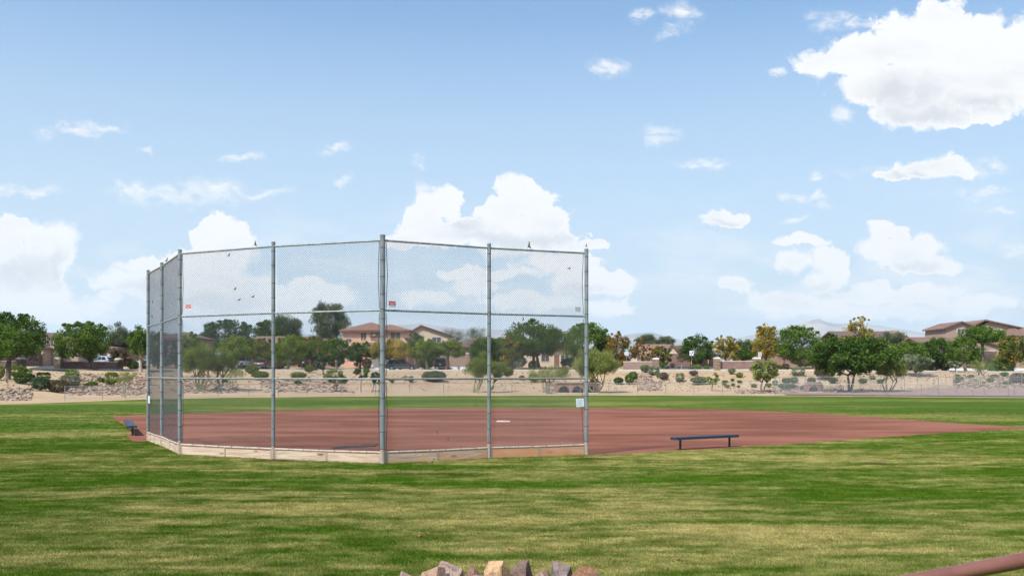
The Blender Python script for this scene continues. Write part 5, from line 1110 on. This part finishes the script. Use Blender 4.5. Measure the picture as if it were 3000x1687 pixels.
# scale for a house: metres per photo pixel at its depth
def pink(t):
    s = 156 / F; z0 = t.location.z
    def X(px): return (px - 1100) * s
    def Zp(py): return zat(py, 156) - z0
    e = Zp(970)
    blk(t, X(1004), X(1078), 0, 9.5, e, 'stucco_pink'); blk(t, X(1078), X(1197), -1.1, 9, e - .003, 'stucco_pink')
    hip(MB(), X(1004), X(1150), .0, 10, e, Zp(943) - e).build('roof', 'tile_red', t); hip(MB(), X(1082), X(1197), -1.1, 6.0, e - .02, Zp(951) - e).build('roof', 'tile_red', t)
    fascia(t, X(998), X(1078), -.52, e + .02); fascia(t, X(1076), X(1203), -1.63, e - .01)
    window(t, X(1065), -.02, Zp(996), X(1073) - X(1057), 1.25, 'screen'); window(t, X(1022), -.02, Zp(1002), .9, .55); window(t, X(1161), -1.12, Zp(996), X(1175) - X(1147), 1.25, 'screen')
    rc = MB().box(X(1089), X(1132), -1.13, -1.09, Zp(999), Zp(975)).build('recess_screen', 'stucco_brown', t); MB().box(X(1094), X(1103), -1.2, -1.14, Zp(985), Zp(978)).build('vent', 'trim_cream', rc)
    MB().box(X(1076), X(1199), -1.2, -1.1, Zp(1004), Zp(1000)).build('belt_course', 'trim_cream', t)
    gable(MB(), X(1076), X(1199), -2.6, -.9, Zp(1022), .55, 'x', .3).build('porch_roof', 'tile_red', t)
    garage(t, X(1122), -1.13, Zp(1077), X(1162) - X(1084), Zp(1037) - Zp(1077), 'garage_cream'); MB().box(X(1175), X(1190), -1.14, -1.1, Zp(1077), Zp(1042)).build('front_door', 'door_wood', t); window(t, X(1030), -.02, Zp(1055), 1.6, 1.2)
house('pink two storey house with red hipped tile roof', G(1100, 156), 0, pink)
def beige(t):
    s = 166 / F; z0 = t.location.z; X = lambda px: (px - 1250) * s; Zp = lambda py: zat(py, 166) - z0
    e = Zp(983); pk = Zp(957); r = (1234 - 1190) / (1312 - 1190)
    gwall(t, X(1190), X(1312), 0, 10, e, pk - e, 'stucco_beige', r); gable(MB(), X(1190), X(1312), 0, 10, e + .02, pk - e, 'y', .4, .3, r).build('roof', 'tile_dark', t)
    MB().box(X(1256), X(1258), -.05, -.003, -.5, Zp(966)).build('downpipe', 'trim_cream', t); window(t, X(1279), -.02, Zp(1004), X(1292) - X(1267), 1.0, 'pane')
    window(t, X(1222), -.02, Zp(1000), 1.2, 1.0); MB().box(X(1240), X(1256), -.05, -.003, Zp(1076), Zp(1044)).build('front_door', 'door_wood', t); window(t, X(1290), -.02, Zp(1060), 1.5, 1.1)
house('beige two storey house with dark low gable right of the pink house', G(1250, 166), 0, beige)
def brown(t):
    s = 153 / F; z0 = t.location.z; X = lambda px: (px - 1340) * s; Zp = lambda py: zat(py, 153) - z0
    e = Zp(1018); blk(t, X(1264), X(1378), 0, 9, e, 'stucco_brown'); blk(t, X(1379), X(1500), 1.2, 9, Zp(1012), 'stucco_brown')
    hip(MB(), X(1264), X(1378), 0, 9, e, Zp(996) - e, .4).build('roof', 'tile_dark', t); hip(MB(), X(1330), X(1500), 1.2, 9, Zp(1010), Zp(986) - Zp(1010), .4).build('roof', 'tile_dark', t)
    garage(t, X(1324), -.03, Zp(1077), X(1374) - X(1276), Zp(1037) - Zp(1077), 'garage_tan', 4, 6); window(t, X(1420), 1.17, Zp(1062), 2.0, 1.3); MB().box(X(1452), X(1470), 1.14, 1.19, Zp(1078), Zp(1042)).build('front_door', 'door_wood', t)
house('single storey brown house with wide brown garage', G(1340, 153), 0, brown)
def leftdark(t):
    s = 148 / F; z0 = t.location.z; X = lambda px: (px - 520) * s; Zp = lambda py: zat(py, 148) - z0
    e = Zp(993); blk(t, X(470), X(570), 0, 9, e, 'stucco_taupe'); hip(MB(), X(470), X(570), 0, 9, e, Zp(973) - e).build('roof', 'tile_dark', t); fascia(t, X(465), X(575), -.52, e + .02)
    window(t, X(500), -.02, Zp(1012), 1.3, 1.1); window(t, X(545), -.02, Zp(1012), 1.3, 1.1); blk(t, X(480), X(530), -2, -.01, Zp(1030), 'stucco_tan'); hip(MB(), X(480), X(530), -2, -.01, Zp(1030), .6, .3).build('porch_roof', 'tile_dark', t); garage(t, X(505), -2.03, Zp(1077), 2.6, 2.1, 'garage_tan', 4, 3)
house('taupe two storey house with dark roof behind the left wing', G(520, 148), 0, leftdark)
def midlow(t):
    s = 160 / F; z0 = t.location.z; X = lambda px: (px - 850) * s; Zp = lambda py: zat(py, 160) - z0
    e = Zp(1010); blk(t, X(735), X(965), 0, 10, e, 'stucco_tan'); gable(MB(), X(735), X(965), 0, 10, e, Zp(985) - e, 'x', .4).build('roof', 'tile_brown', t)
    for px in (770, 830, 890): window(t, X(px), -.02, Zp(1050), 1.6, 1.3)
    garage(t, X(930), -.03, Zp(1076), 2.9, 2.2, 'garage_cream'); MB().box(X(800), X(816), -.05, -.003, Zp(1076), Zp(1040)).build('front_door', 'door_wood', t); gwall(t, X(740), X(800), -2.2, -.01, Zp(1015), .9, 'stucco_tan'); gable(MB(), X(740), X(800), -2.2, -.2, Zp(1013), .9, 'y', .3).build('porch_roof', 'tile_red', t)
house('tan house with brown tile roof mostly hidden by the street trees', G(850, 160), 0, midlow)
def farleft(t):
    s = 140 / F; z0 = t.location.z; X = lambda px: (px - 150) * s; Zp = lambda py: zat(py, 140) - z0
    e = Zp(994); gwall(t, X(100), X(158), 0, 9, e, Zp(976) - e, 'stucco_taupe', .4); gable(MB(), X(100), X(158), 0, 9, e, Zp(976) - e, 'y', .35, .2, .4).build('roof', 'tile_brown', t)
    blk(t, X(158.2), X(215), 1.5, 9, Zp(992), 'stucco_taupe'); rf = gable(MB(), X(158.2), X(215), 1.5, 9, Zp(992), 1.0, 'x', .3).build('roof', 'tile_brown', t)
    sp = MB().add([(X(162), 1.9, Zp(992) + .55), (X(200), 1.9, Zp(992) + .55), (X(200), 4.6, Zp(992) + 1.32), (X(162), 4.6, Zp(992) + 1.32)], [(0, 1, 2, 3)]).build('solar_panel', 'solar', rf)
    window(t, X(147), -.02, Zp(1008), .95, 1.0); window(t, X(166), 1.48, Zp(1005), .8, .4); gwall(t, X(112), X(150), -2.4, -.01, Zp(1022), .6, 'stucco_tan'); gable(MB(), X(112), X(150), -2.4, -.2, Zp(1021), .6, 'y', .3).build('porch_roof', 'tile_dark', t)
house('taupe two storey house with solar panels at far left', G(150, 140), 0, farleft)
def leftgar(t):
    s = 147 / F; z0 = t.location.z; X = lambda px: (px - 270) * s; Zp = lambda py: zat(py, 147) - z0
    e = Zp(1022); blk(t, X(205), X(340), 0, 8, e, 'stucco_tan'); hip(MB(), X(205), X(340), 0, 8, e, Zp(1010) - e).build('roof', 'tile_brown', t); garage(t, X(282), -.03, Zp(1068), X(302) - X(256), 2.1, 'garage_tan', 4, 4); window(t, X(225), -.02, Zp(1055), 1.3, 1.2)
    MB().box(X(313), X(323), -.05, -.003, Zp(1068), Zp(1032)).build('front_door', 'trim_cream', t)
house('tan single storey house with garage behind the round leafy tree', G(270, 147), 0, leftgar)
def behind(t):
    blk(t, -6, 6, 0, 8, 2.9, 'stucco_beige'); hip(MB(), -6, 6, 0, 8, 2.9, 1.3).build('roof', 'tile_brown', t); window(t, 1.5, -.02, 1, 1.4, 1.1); window(t, -2, -.02, 1, 1.4, 1.1); MB().box(-.4, .5, -.05, -.003, -.1, 2.1).build('front_door', 'door_wood', t)
house('beige house glimpsed below the large dark tree', G(1630, 165), 0, behind)
def tiled(t):
    s = 176 / F; z0 = t.location.z; X = lambda px: (px - 1940) * s; Zp = lambda py: zat(py, 176) - z0
    e = Zp(1046); blk(t, X(1870), X(1958), 0, 9, e, 'stucco_beige'); gable(MB(), X(1870), X(1962), 0, 9, e, Zp(1009) - e, 'x', .3).build('roof', 'tile_red', t)
    gwall(t, X(1938), X(1986), -2.2, 6, Zp(1040), Zp(1012) - Zp(1040), 'stucco_beige'); gable(MB(), X(1938), X(1986), -2.2, 6, Zp(1040), Zp(1012) - Zp(1040), 'y', .35, .25).build('roof', 'tile_brown', t)
    blk(t, X(1987), X(2030), 2.0, 9, Zp(1045), 'stucco_beige'); gable(MB(), X(1975), X(2030), 2.0, 10, Zp(1045), Zp(1012) - Zp(1045), 'x', .3).build('roof', 'tile_dark', t); window(t, X(1964), -2.22, Zp(1050), 1.4, .9); window(t, X(2005), 1.98, Zp(1056), 1.0, .6)
house('beige house with red tile roof and gable behind the garden wall', G(1940, 176), 0, tiled)
def flatbrown(t):
    s = 168 / F; z0 = t.location.z; X = lambda px: (px - 2560) * s; Zp = lambda py: zat(py, 168) - z0
    e = Zp(988); blk(t, X(2462), X(2652), 0, 10, e, 'stucco_tan'); gable(MB(), X(2462), X(2652), 0, 10, e, Zp(970) - e, 'x', .45).build('roof', 'tile_dark', t); fascia(t, X(2455), X(2659), -.5, e + .05); window(t, X(2560), -.02, Zp(1002), 1.3, .8); window(t, X(2500), -.02, Zp(1003), 1.3, .9); window(t, X(2630), -.02, Zp(1003), 1.3, .9); MB().box(X(2627), X(2648), 2, 3.2, e, Zp(966)).build('chimney', 'stucco_tan', t)
house('brown two storey house with a long low roof below the mountain', G(2560, 168), 0, flatbrown)
def right(t):
    s = 139 / F; z0 = t.location.z; X = lambda px, y=0.0: (px - CX) / F * (139 + y) - t.location.x; Zp = lambda py: zat(py, 139) - z0
    e1, p1 = Zp(959), Zp(942)
    gwall(t, X(2770, 3), X(2862, 3), 3, 10, e1, p1 - e1, 'stucco_taupe'); gable(MB(), X(2770, 3), X(2862, 3), 3, 10, e1 + .01, p1 - e1, 'y', .35, .22).build('roof', 'tile_brown', t)
    r = .30; e2, p2 = Zp(958), Zp(936); gwall(t, X(2862.5, 4.2), X(2985, 4.2), 4.2, 11, e2, p2 - e2, 'stucco_taupe', r); gable(MB(), X(2840, 4.2), X(2985, 4.2), 4.2, 11, e2 + .03, p2 - e2, 'y', .4, .22, r).build('roof', 'tile_brown', t)
    window(t, X(2815, 3), 2.98, Zp(977), 1.1, .85); window(t, X(2846, 3), 2.98, Zp(977), .9, .85); window(t, X(2935, 3), 4.18, Zp(980), 1.3, .9)
    blk(t, X(2700, 1.2), X(2850, 1.2), 1.2, 8, Zp(1002), 'stucco_taupe'); gable(MB(), X(2696, 1.2), X(2770, 1.2), 1.2, 8, Zp(1004), Zp(988) - Zp(1004), 'x', .35).build('roof', 'tile_brown', t); window(t, X(2735, 1.2), 1.18, Zp(1050), 1.5, 1.3); MB().box(X(2752, 1.2), X(2766, 1.2), 1.14, 1.19, Zp(1076), Zp(1036)).build('front_door', 'trim_cream', t)
    # garage wing turned a little to the right
    gl = -3.2; gz = Zp(1018); gwall(t, X(2784, -3.2), X(2926, -3.2), gl, 3, gz, Zp(992) - gz, 'stucco_taupe', .42); gable(MB(), X(2784, -3.2), X(2926, -3.2), gl, 3, gz + .02, Zp(992) - gz, 'y', .3, .25, .42).build('roof', 'tile_brown', t)
    hip(MB(), X(2848, .5), X(2942, .5), .5, 4.1, Zp(1000), Zp(985) - Zp(1000), .2).build('roof', 'tile_brown', t)
    garage(t, X(2868, -3.2), gl - .03, Zp(1075), X(2905, -3.2) - X(2832, -3.2), Zp(1031) - Zp(1075), 'garage_tan', 4, 4); MB().box(X(2911, -3.2), X(2915, -3.2), gl - .14, gl - .003, Zp(1032), Zp(1027)).build('wall_lamp', 'trim_cream', t)
    hip(MB(), X(2942, 2), X(3030, 2), 2, 9, Zp(984), Zp(958) - Zp(984), .3).build('roof', 'tile_brown', t); blk(t, X(2942, 2), X(3030, 2), 2, 9, Zp(984), 'stucco_taupe')
house('large taupe two storey house with tile gables at right', G(2860, 139), 0, right)
def redge(t):
    blk(t, -1.0, 9, 0, 8, 3.3, 'stucco_tan'); hip(MB(), -1.0, 9, 0, 8, 3.3, 1.2).build('roof', 'tile_brown', t); garage(t, 1.6, -.03, .05, 4.6, 2.2, 'garage_tan'); MB().box(-1.9, -1.02, .4, .5, -.3, 1.8).build('side_gate', 'door_wood', t)
house('tan garage house cut by the right edge of the picture', G(3000, 139), 0, redge)
def redroof(t):
    blk(t, 0, 9, 0, 8, 5.9, 'stucco_tan'); hip(MB(), 0, 9, 0, 8, 5.9, 1.6, .5).build('roof', 'tile_red', t); window(t, 2, -.02, 4.2, 1.2, 1)
house('red roofed two storey house just entering at the right edge', G(3006, 158), 0, redroof)

# ------------------------------------------------------------------ vehicles
WHEEL = MB().tube([(0, -.11, 0), (0, .11, 0)], .335, 20).mesh('tyre', 'tyre', smooth='auto', bevel=.03); RIM = MB().tube([(0, -.125, 0), (0, -.03, 0)], .21, 14).mesh('rim', 'rim', smooth='auto')
def car(label, name, p, rz, kind, paint, group='parked vehicles', L=4.7, W=1.85, H=1.72):
    t = thing(name, label, 'car' if name != 'pickup_truck' else 'pickup', p, rz, group); h = W / 2; bl = H * .56
    if kind == 'suv':
        low = [(-L*.5, .38), (-L*.5, bl*.92), (-L*.485, bl), (L*.22, bl), (L*.43, bl*.90), (L*.49, bl*.74), (L*.5, .40), (L*.47, .26), (-L*.47, .26)]
        cab = [(-L*.475, bl), (-L*.42, H*.93), (-L*.36, H), (L*.02, H), (L*.08, H*.97), (L*.235, bl)]
        glass = [[(-L*.40, bl+.05), (-L*.37, H*.90), (-L*.24, H*.93), (-L*.24, bl+.05)], [(-L*.225, bl+.05), (-L*.225, H*.93), (-L*.03, H*.93), (-L*.03, bl+.05)], [(-L*.015, bl+.05), (-L*.015, H*.93), (L*.055, H*.91), (L*.17, bl+.05)]]
    elif kind == 'sedan':
        bl = H * .60
        low = [(-L*.5, .36), (-L*.5, bl*.86), (-L*.47, bl), (L*.20, bl), (L*.44, bl*.84), (L*.49, bl*.66), (L*.5, .38), (L*.47, .22), (-L*.47, .22)]
        cab = [(-L*.40, bl), (-L*.24, H*.97), (-L*.16, H), (L*.02, H), (L*.20, bl)]
        glass = [[(-L*.32, bl+.04), (-L*.22, H*.92), (-L*.10, H*.93), (-L*.10, bl+.04)], [(-L*.085, bl+.04), (-L*.085, H*.93), (L*.02, H*.92), (L*.14, bl+.04)]]
    else:
        low = [(-L*.5, .50), (-L*.5, bl), (L*.24, bl), (L*.46, bl*.96), (L*.5, bl*.8), (L*.5, .50), (L*.46, .38), (-L*.47, .38)]
        cab = [(-L*.10, bl), (-L*.085, H*.97), (-L*.05, H), (L*.10, H), (L*.23, bl)]
        glass = [[(-L*.075, bl+.04), (-L*.065, H*.93), (L*.0, H*.93), (L*.0, bl+.04)], [(L*.015, bl+.04), (L*.015, H*.93), (L*.09, H*.92), (L*.18, bl+.04)]]
    MB().prism(low, 'y', -h, h).build('body', paint, t, bevel=.07, smooth='auto')
    mb = MB(); n = len(cab); zt = H; 
    def hw(z): return h * .93 - (z - bl) / (H - bl) * h * .17
    mb.add([(x, -hw(z), z) for x, z in cab] + [(x, hw(z), z) for x, z in cab], [tuple(range(n)), tuple(range(2*n-1, n-1, -1))] + [(i, i+n, (i+1) % n+n, (i+1) % n) for i in range(n)]); mb.build('cabin', paint, t, bevel=.05, smooth='auto')
    for sy in (-1, 1):
        for gpoly in glass:
            MB().add([(x, sy*(hw(z)+.006), z) for x, z in gpoly], [(0, 1, 2, 3)]).build('side_window', 'car_glass', t)
        mr = MB().box(-.09, .09, -.12, .12, -.07, .07).build('mirror', paint, t, bevel=.03); mr.location = (L*.15, sy*(h*.93+.12), bl+.10)
        hl = MB().box(-.10, .06, -.2, .2, -.07, .07).build('headlight', 'lens_clear', t, bevel=.02); hl.location = (L*.455, sy*(h-.24), bl*.72)
        tl = MB().box(-.03, .05, -.11, .11, -.16, .16).build('taillight', 'lens_red', t, bevel=.015); tl.location = (-L*.5, sy*(h-.13), bl*.82)
    (x0, z0), (x1, z1) = cab[-2], cab[-1]
    def slab(nm, a, b):
        (xa, za), (xb, zb) = a, b; sg = 1 if xb > 0 else -1; off = .012 * sg
        MB().add([(xa+off, -hw(za)+.07, za-.03), (xa+off, hw(za)-.07, za-.03), (xb+off, hw(zb)-.06, zb+.05), (xb+off, -hw(zb)+.06, zb+.05)], [(0, 1, 2, 3)]).build(nm, 'car_glass', t)
    slab('windscreen', cab[-2], cab[-1]); slab('rear_window', cab[1], cab[0])
    MB().box(-L*.5-.06, -L*.5+.1, -h+.04, h-.04, .32, .55).build('rear_bumper', 'plastic' if kind != 'pickup' else 'rim', t, bevel=.03); MB().box(L*.5-.1, L*.5+.05, -h+.06, h-.06, .30, .52).build('front_bumper', 'plastic', t, bevel=.03)
    MB().box(-L*.5-.075, -L*.5-.062, -.16, .16, .60, .74).build('licence_plate', 'sign_white', t)
    if kind == 'suv':
        for sy in (-1, 1): MB().tube([(-L*.34, sy*(hw(H)-.08), H+.06), (L*.0, sy*(hw(H)-.08), H+.06)], .02, 6).build('roof_rail', 'rim', t)
        MB().box(-L*.40, L*.30, -h-.012, h+.012, bl*.52, bl*.57).build('side_trim', 'rim', t)
    if kind == 'pickup':
        MB().box(-L*.485, -L*.12, -h+.10, h-.10, bl-.02, bl+.008).build('bed', 'plastic', t); MB().box(-L*.5-.012, -L*.5+.02, -h+.26, h-.26, .66, bl-.04).build('tailgate', paint, t, bevel=.01)
    for x in (-L*.31, L*.31):
        for y in (-h+.115, h-.115):
            ar = MB().tube([(x, y - .09 if y > 0 else y - .121, .35), (x, y + .121 if y > 0 else y + .09, .35)], .40, 18).build('wheel_arch', 'plastic', t)
            wl = link('wheel', WHEEL, t); wl.location = (x, y + (.02 if y > 0 else -.02), .335); rm = link('rim', RIM, wl); rm.rotation_euler = (0, 0, 0 if y < 0 else math.pi)
    return t
Rd = lambda px, d: G(px, crest(px) + d, .03)
car('grey brown estate car parked side on before the pink house', 'estate_car', Rd(1179, 7.1), 0, 'suv', 'paint_grey', L=4.85, H=1.66)
car('black sport utility car seen from behind on the brown driveway', 'estate_car', G(1296, 143.0, .08), R(86), 'suv', 'paint_dark', L=4.6, H=1.72)
car('white pickup truck with tailgate towards the field', 'pickup_truck', G(712, 141.0, .08), R(70), 'pickup', 'paint_white', L=5.6, W=2.0, H=1.9)
car('dark saloon parked right of the white pickup', 'saloon_car', G(775, 141.0, .08), R(84), 'sedan', 'paint_grey', H=1.48)
car('black car tail in the shade of the orange flecked tree', 'estate_car', G(900, 145.0, .06), R(88), 'suv', 'paint_black')
car('white car facing the field beyond the upper rocks', 'saloon_car', G(1620, 168, -.15), R(-76), 'sedan', 'paint_white', H=1.45)
car('silver hatchback parked behind the left low wall', 'saloon_car', G(303, 137, .05), R(160), 'sedan', 'paint_silver', H=1.5, L=4.3)

# ------------------------------------------------------------------ street furniture
p = Rd(1836, 9.6); st = thing('stop_sign', 'stop sign seen from behind with green street name plate', 'sign', p)
k_ = p.y / F; cz = zat(1035, p.y) - p.z; r8 = 7.6 * k_
MB().tube([(0, .03, -.2), (0, .03, zat(1020, p.y) - p.z)], .03, 8).build('post', 'galv', st)
MB().prism([(r8 * math.cos(R(22.5 + 45 * i)), cz + r8 * math.sin(R(22.5 + 45 * i))) for i in range(8)], 'y', -.012, -.004).build('octagon', 'sign_back', st)
ns = MB().box(-8.5 * k_, 8.5 * k_, -.012, .012, zat(1027.5, p.y) - p.z, zat(1022, p.y) - p.z).build('name_plate', 'sign_green', st)
mb = MB(); zc = zat(1024.7, p.y) - p.z
for i, (a, b) in enumerate([(-5.5, -4.6), (-3, -2), (-1.6, -.7), (-.3, .6), (1, 1.9), (2.3, 3.2), (4.3, 5.2), (5.6, 6.5)]): mb.box(a * k_, b * k_, -.017, -.013, zc - 1.4 * k_, zc + 1.4 * k_)
mb.build('worn_lettering', 'sign_white', ns)
p = G(2026, 136.5); st = thing('arrow_sign', 'white square road sign with black bent arrow', 'sign', p); k_ = p.y / F; zz = lambda py: zat(py, p.y) - p.z
MB().tube([(0, .03, -.2), (0, .03, zz(1029))], .03, 8).build('post', 'galv', st); pn = MB().box(-6 * k_, 6 * k_, -.01, .01, zz(1041.5), zz(1027.2)).build('panel', 'sign_white', st)
MB().prism([(-4 * k_, zz(1033.5)), (-1.6 * k_, zz(1033.5)), (-1.6 * k_, zz(1035.2)), (-2.2 * k_, zz(1036.2)), (-3.6 * k_, zz(1035.6))], 'y', -.016, -.011).build('black_mark', 'black', pn)
MB().prism([(-.6 * k_, zz(1040.2)), (1.0 * k_, zz(1040.2)), (1.2 * k_, zz(1036.6)), (3.6 * k_, zz(1034)), (3.6 * k_, zz(1032.4)), (4.8 * k_, zz(1032.4)), (2.9 * k_, zz(1029.4)), (1.0 * k_, zz(1032.4)), (2.0 * k_, zz(1032.4)), (2.0 * k_, zz(1033.6)), (-.4 * k_, zz(1036))], 'y', -.016, -.011).build('black_arrow', 'black', pn)
for px, Z, lab in [(2025.5, 134.5, 'yellow object marker below the arrow sign'), (2075, 139, 'yellow object marker before the dark tree trunk')]:
    p = G(px, Z); st = thing('object_marker', lab, 'sign', p, 0, 'yellow object markers'); k_ = Z / F; top = zat(1057 if px < 2050 else 1053, Z) - p.z
    MB().tube([(0, .03, -.2), (0, .03, top)], .025, 8).build('post', 'galv', st); pn = MB().box(-1.9 * k_, 1.9 * k_, -.008, .008, top - 11.5 * k_, top).build('panel', 'black', st)
    for i in range(3): MB().tube([(0, -.014, top - (2 + 3.8 * i) * k_), (0, -.009, top - (2 + 3.8 * i) * k_)], 1.6 * k_, 12).build('yellow_disc', 'yellow', pn)
p = G(2226, 131); st = thing('speed_sign', 'white speed limit 25 sign among the trees', 'sign', p); k_ = p.y / F; zz = lambda py: zat(py, p.y) - p.z
MB().tube([(0, .03, -.2), (0, .03, zz(1031))], .03, 8).build('post', 'galv', st); pn = MB().box(-5 * k_, 5 * k_, -.01, .01, zz(1043.5), zz(1030.8)).build('panel', 'sign_white', st)
lettering('SPEED', 3.0 * k_, 'black', pn, (0, -.013, zz(1032.6))); lettering('LIMIT', 3.0 * k_, 'black', pn, (0, -.013, zz(1035))); lettering('25', 8.2 * k_, 'black', pn, (0, -.013, zz(1039.6)))
MB().box(-2.8 * k_, 2.8 * k_, -.01, .01, zz(1052), zz(1044.4)).build('lower_plate', 'sign_white', st)
# roadside bench, hydrant, cabinet, marker post
p = G(2010, 128.6); st = thing('roadside_bench', 'black backless bench at the roadside on the bank crest', 'bench', p); k_ = p.y / F
for sx in (-1, 1): MB().box(sx * 21 * k_ - .05, sx * 21 * k_ + .05, -.15, .15, -.1, .42).build('leg', 'black', st)
for y in (-.2, -.065, .07): MB().box(-27 * k_, 27 * k_, y, y + .12, .422, .47).build('seat_plank', 'black', st)
p = G(1344, 139.5); st = thing('fire_hydrant', 'white fire hydrant on the verge by the brown driveway', 'hydrant', p)
MB().tube([(0, 0, -.1), (0, 0, .06), (0, 0, .07), (0, 0, .55), (0, 0, .56), (0, 0, .62), (0, 0, .70), (0, 0, .76)], [.17, .17, .12, .12, .15, .15, .10, .03], 14).build('barrel', 'hydrant_white', st, smooth='auto')
MB().tube([(-.22, 0, .45), (.22, 0, .45)], .065, 10).build('side_nozzles', 'hydrant_white', st); MB().tube([(0, -.2, .40), (0, 0, .40)], .085, 10).build('pump_nozzle', 'hydrant_white', st); MB().tube([(0, 0, .75), (0, 0, .82)], .04, 6).build('top_nut', 'hydrant_white', st)
p = G(2908, 124); st = thing('utility_cabinet', 'green utility cabinet left of the hedge blocks at right', 'cabinet', p); MB().box(-.32, .32, -.3, .3, -.1, .85).build('case', 'utility_green', st, bevel=.03); MB().box(-.35, .35, -.33, .33, .852, .92).build('lid', 'utility_green', st, bevel=.02); MB().box(-.26, .26, -.315, -.302, .1, .75).build('door', 'utility_green', st)
for px, Z, lab in [(28, 104, 'green utility box beside the left street'), ]:
    p = G(px, Z); st = thing('utility_box', lab, 'cabinet', p); MB().box(-.16, .16, -.16, .16, -.1, .9).build('case', 'utility_green', st, bevel=.02); MB().box(-.18, .18, -.18, .18, .902, .95).build('lid', 'utility_green', st)
p = G(288, 127); st = thing('stop_sign', 'small white back of a road sign above the silver car at left', 'sign', p); k_ = p.y / F; cz = zat(1038, p.y) - p.z
MB().tube([(0, .03, -.2), (0, .03, cz + 5 * k_)], .03, 8).build('post', 'galv', st)
MB().prism([(5.4 * k_ * math.cos(R(22.5 + 45 * i)), cz + 5.4 * k_ * math.sin(R(22.5 + 45 * i))) for i in range(8)], 'y', -.012, -.004).build('octagon', 'sign_back', st)

# ------------------------------------------------------------------ grass blades on the near lawn
def point_in_dirt(x, y):
    inside = np.zeros(len(x), bool); n = len(DIRT); j = n - 1
    for i in range(n):
        xi, yi = DIRT[i]; xj, yj = DIRT[j]
        c = ((yi > y) != (yj > y)) & (x < (xj - xi) * (y - yi) / (yj - yi + 1e-12) + xi); inside ^= c; j = i
    return inside
tufts = []
for s in range(4):
    rg = np.random.default_rng(900 + s); mb = MB()
    for _ in range(15):
        a = rg.uniform(0, 6.28); r = rg.random() ** .5 * .07; bx, by = r * math.cos(a), r * math.sin(a); b = rg.uniform(0, 6.28); L = rg.uniform(.018, .036); ln = rg.uniform(.2, 1.0); w = rg.uniform(.0013, .0025)
        dx, dy_ = math.cos(b), math.sin(b); mb.add([(bx - dy_ * w, by + dx * w, -.005), (bx + dy_ * w, by - dx * w, -.005), (bx + dx * L * ln * .4 + dy_ * w * .7, by + dy_ * L * ln * .4 - dx * w * .7, L * .62), (bx + dx * L * ln, by + dy_ * L * ln, L)], [(0, 1, 2), (0, 2, 3)])
    tufts.append(mb.mesh('grass_tuft', 'blades', fixn=False))
tob = []
for i, me in enumerate(tufts): tob.append(bpy.data.objects.new('grass_tuft', me))
N = 330000
yy = np.sqrt(RNG.random(N) * (36.0 ** 2 - 8.6 ** 2) + 8.6 ** 2); yy = np.where(RNG.random(N) < .55, np.sqrt(RNG.random(N) * (19.0 ** 2 - 8.6 ** 2) + 8.6 ** 2), yy)
yf = 19 + 46 * RNG.random(150000); yf = yf[RNG.random(len(yf)) < np.clip((66 - yf) / 30, 0, 1)]; yy = np.concatenate([yy[(yy < 26) | (RNG.random(N) < (36 - yy) / 10)], yf]); N = len(yy)
xx = RNG.uniform(-1, 1, N) * (.585 * yy + .3)
keep = ~point_in_dirt(xx, yy); xx, yy = xx[keep], yy[keep]
ex2 = []
for i in range(len(DIRT)):                                      # taller fringe along the clay edge
    x, y = DIRT[i]
    if y < 70 and abs(x) < 40:
        for _ in range(10): ex2.append((x + RNG.normal(0, .10), y + RNG.normal(0, .10)))
ex2 = np.array(ex2); k2 = ~point_in_dirt(ex2[:, 0], ex2[:, 1]); xx = np.concatenate([xx, ex2[k2, 0]]); yy = np.concatenate([yy, ex2[k2, 1]])
pv_ = np.stack([xx, yy, terrain(xx, yy) + .012], 1)
me = bpy.data.meshes.new('grass'); me.vertices.add(len(pv_)); me.vertices.foreach_set('co', pv_.ravel().astype(np.float32)); me.update(); me.materials.append(M('blades'))
go = link('grass', me); go['kind'] = 'stuff'; go['label'] = 'short mown grass blades of the near lawn'
ng = bpy.data.node_groups.new('scatter_blades', 'GeometryNodeTree'); ng.interface.new_socket('Geometry', in_out='INPUT', socket_type='NodeSocketGeometry'); ng.interface.new_socket('Geometry', in_out='OUTPUT', socket_type='NodeSocketGeometry')
gi = ng.nodes.new('NodeGroupInput'); gout = ng.nodes.new('NodeGroupOutput'); join = ng.nodes.new('GeometryNodeGeometryToInstance')
iop = ng.nodes.new('GeometryNodeInstanceOnPoints'); iop.inputs['Pick Instance'].default_value = True
for ob in reversed(tob):
    oi = ng.nodes.new('GeometryNodeObjectInfo'); oi.inputs['Object'].default_value = ob; oi.inputs['As Instance'].default_value = True; ng.links.new(oi.outputs['Geometry'], join.inputs[0])
rv = ng.nodes.new('FunctionNodeRandomValue'); rv.data_type = 'FLOAT_VECTOR'; rv.inputs['Max'].default_value = (.25, .25, 6.283)
rs = ng.nodes.new('FunctionNodeRandomValue'); rs.data_type = 'FLOAT'; rs.inputs[2].default_value = .7; rs.inputs[3].default_value = 1.35
ng.links.new(gi.outputs[0], iop.inputs['Points']); ng.links.new(join.outputs[0], iop.inputs['Instance']); ng.links.new(rv.outputs[0], iop.inputs['Rotation']); ng.links.new(rs.outputs[1], iop.inputs['Scale']); ng.links.new(iop.outputs[0], gout.inputs[0])
md = go.modifiers.new('blades', 'NODES'); md.node_group = ng
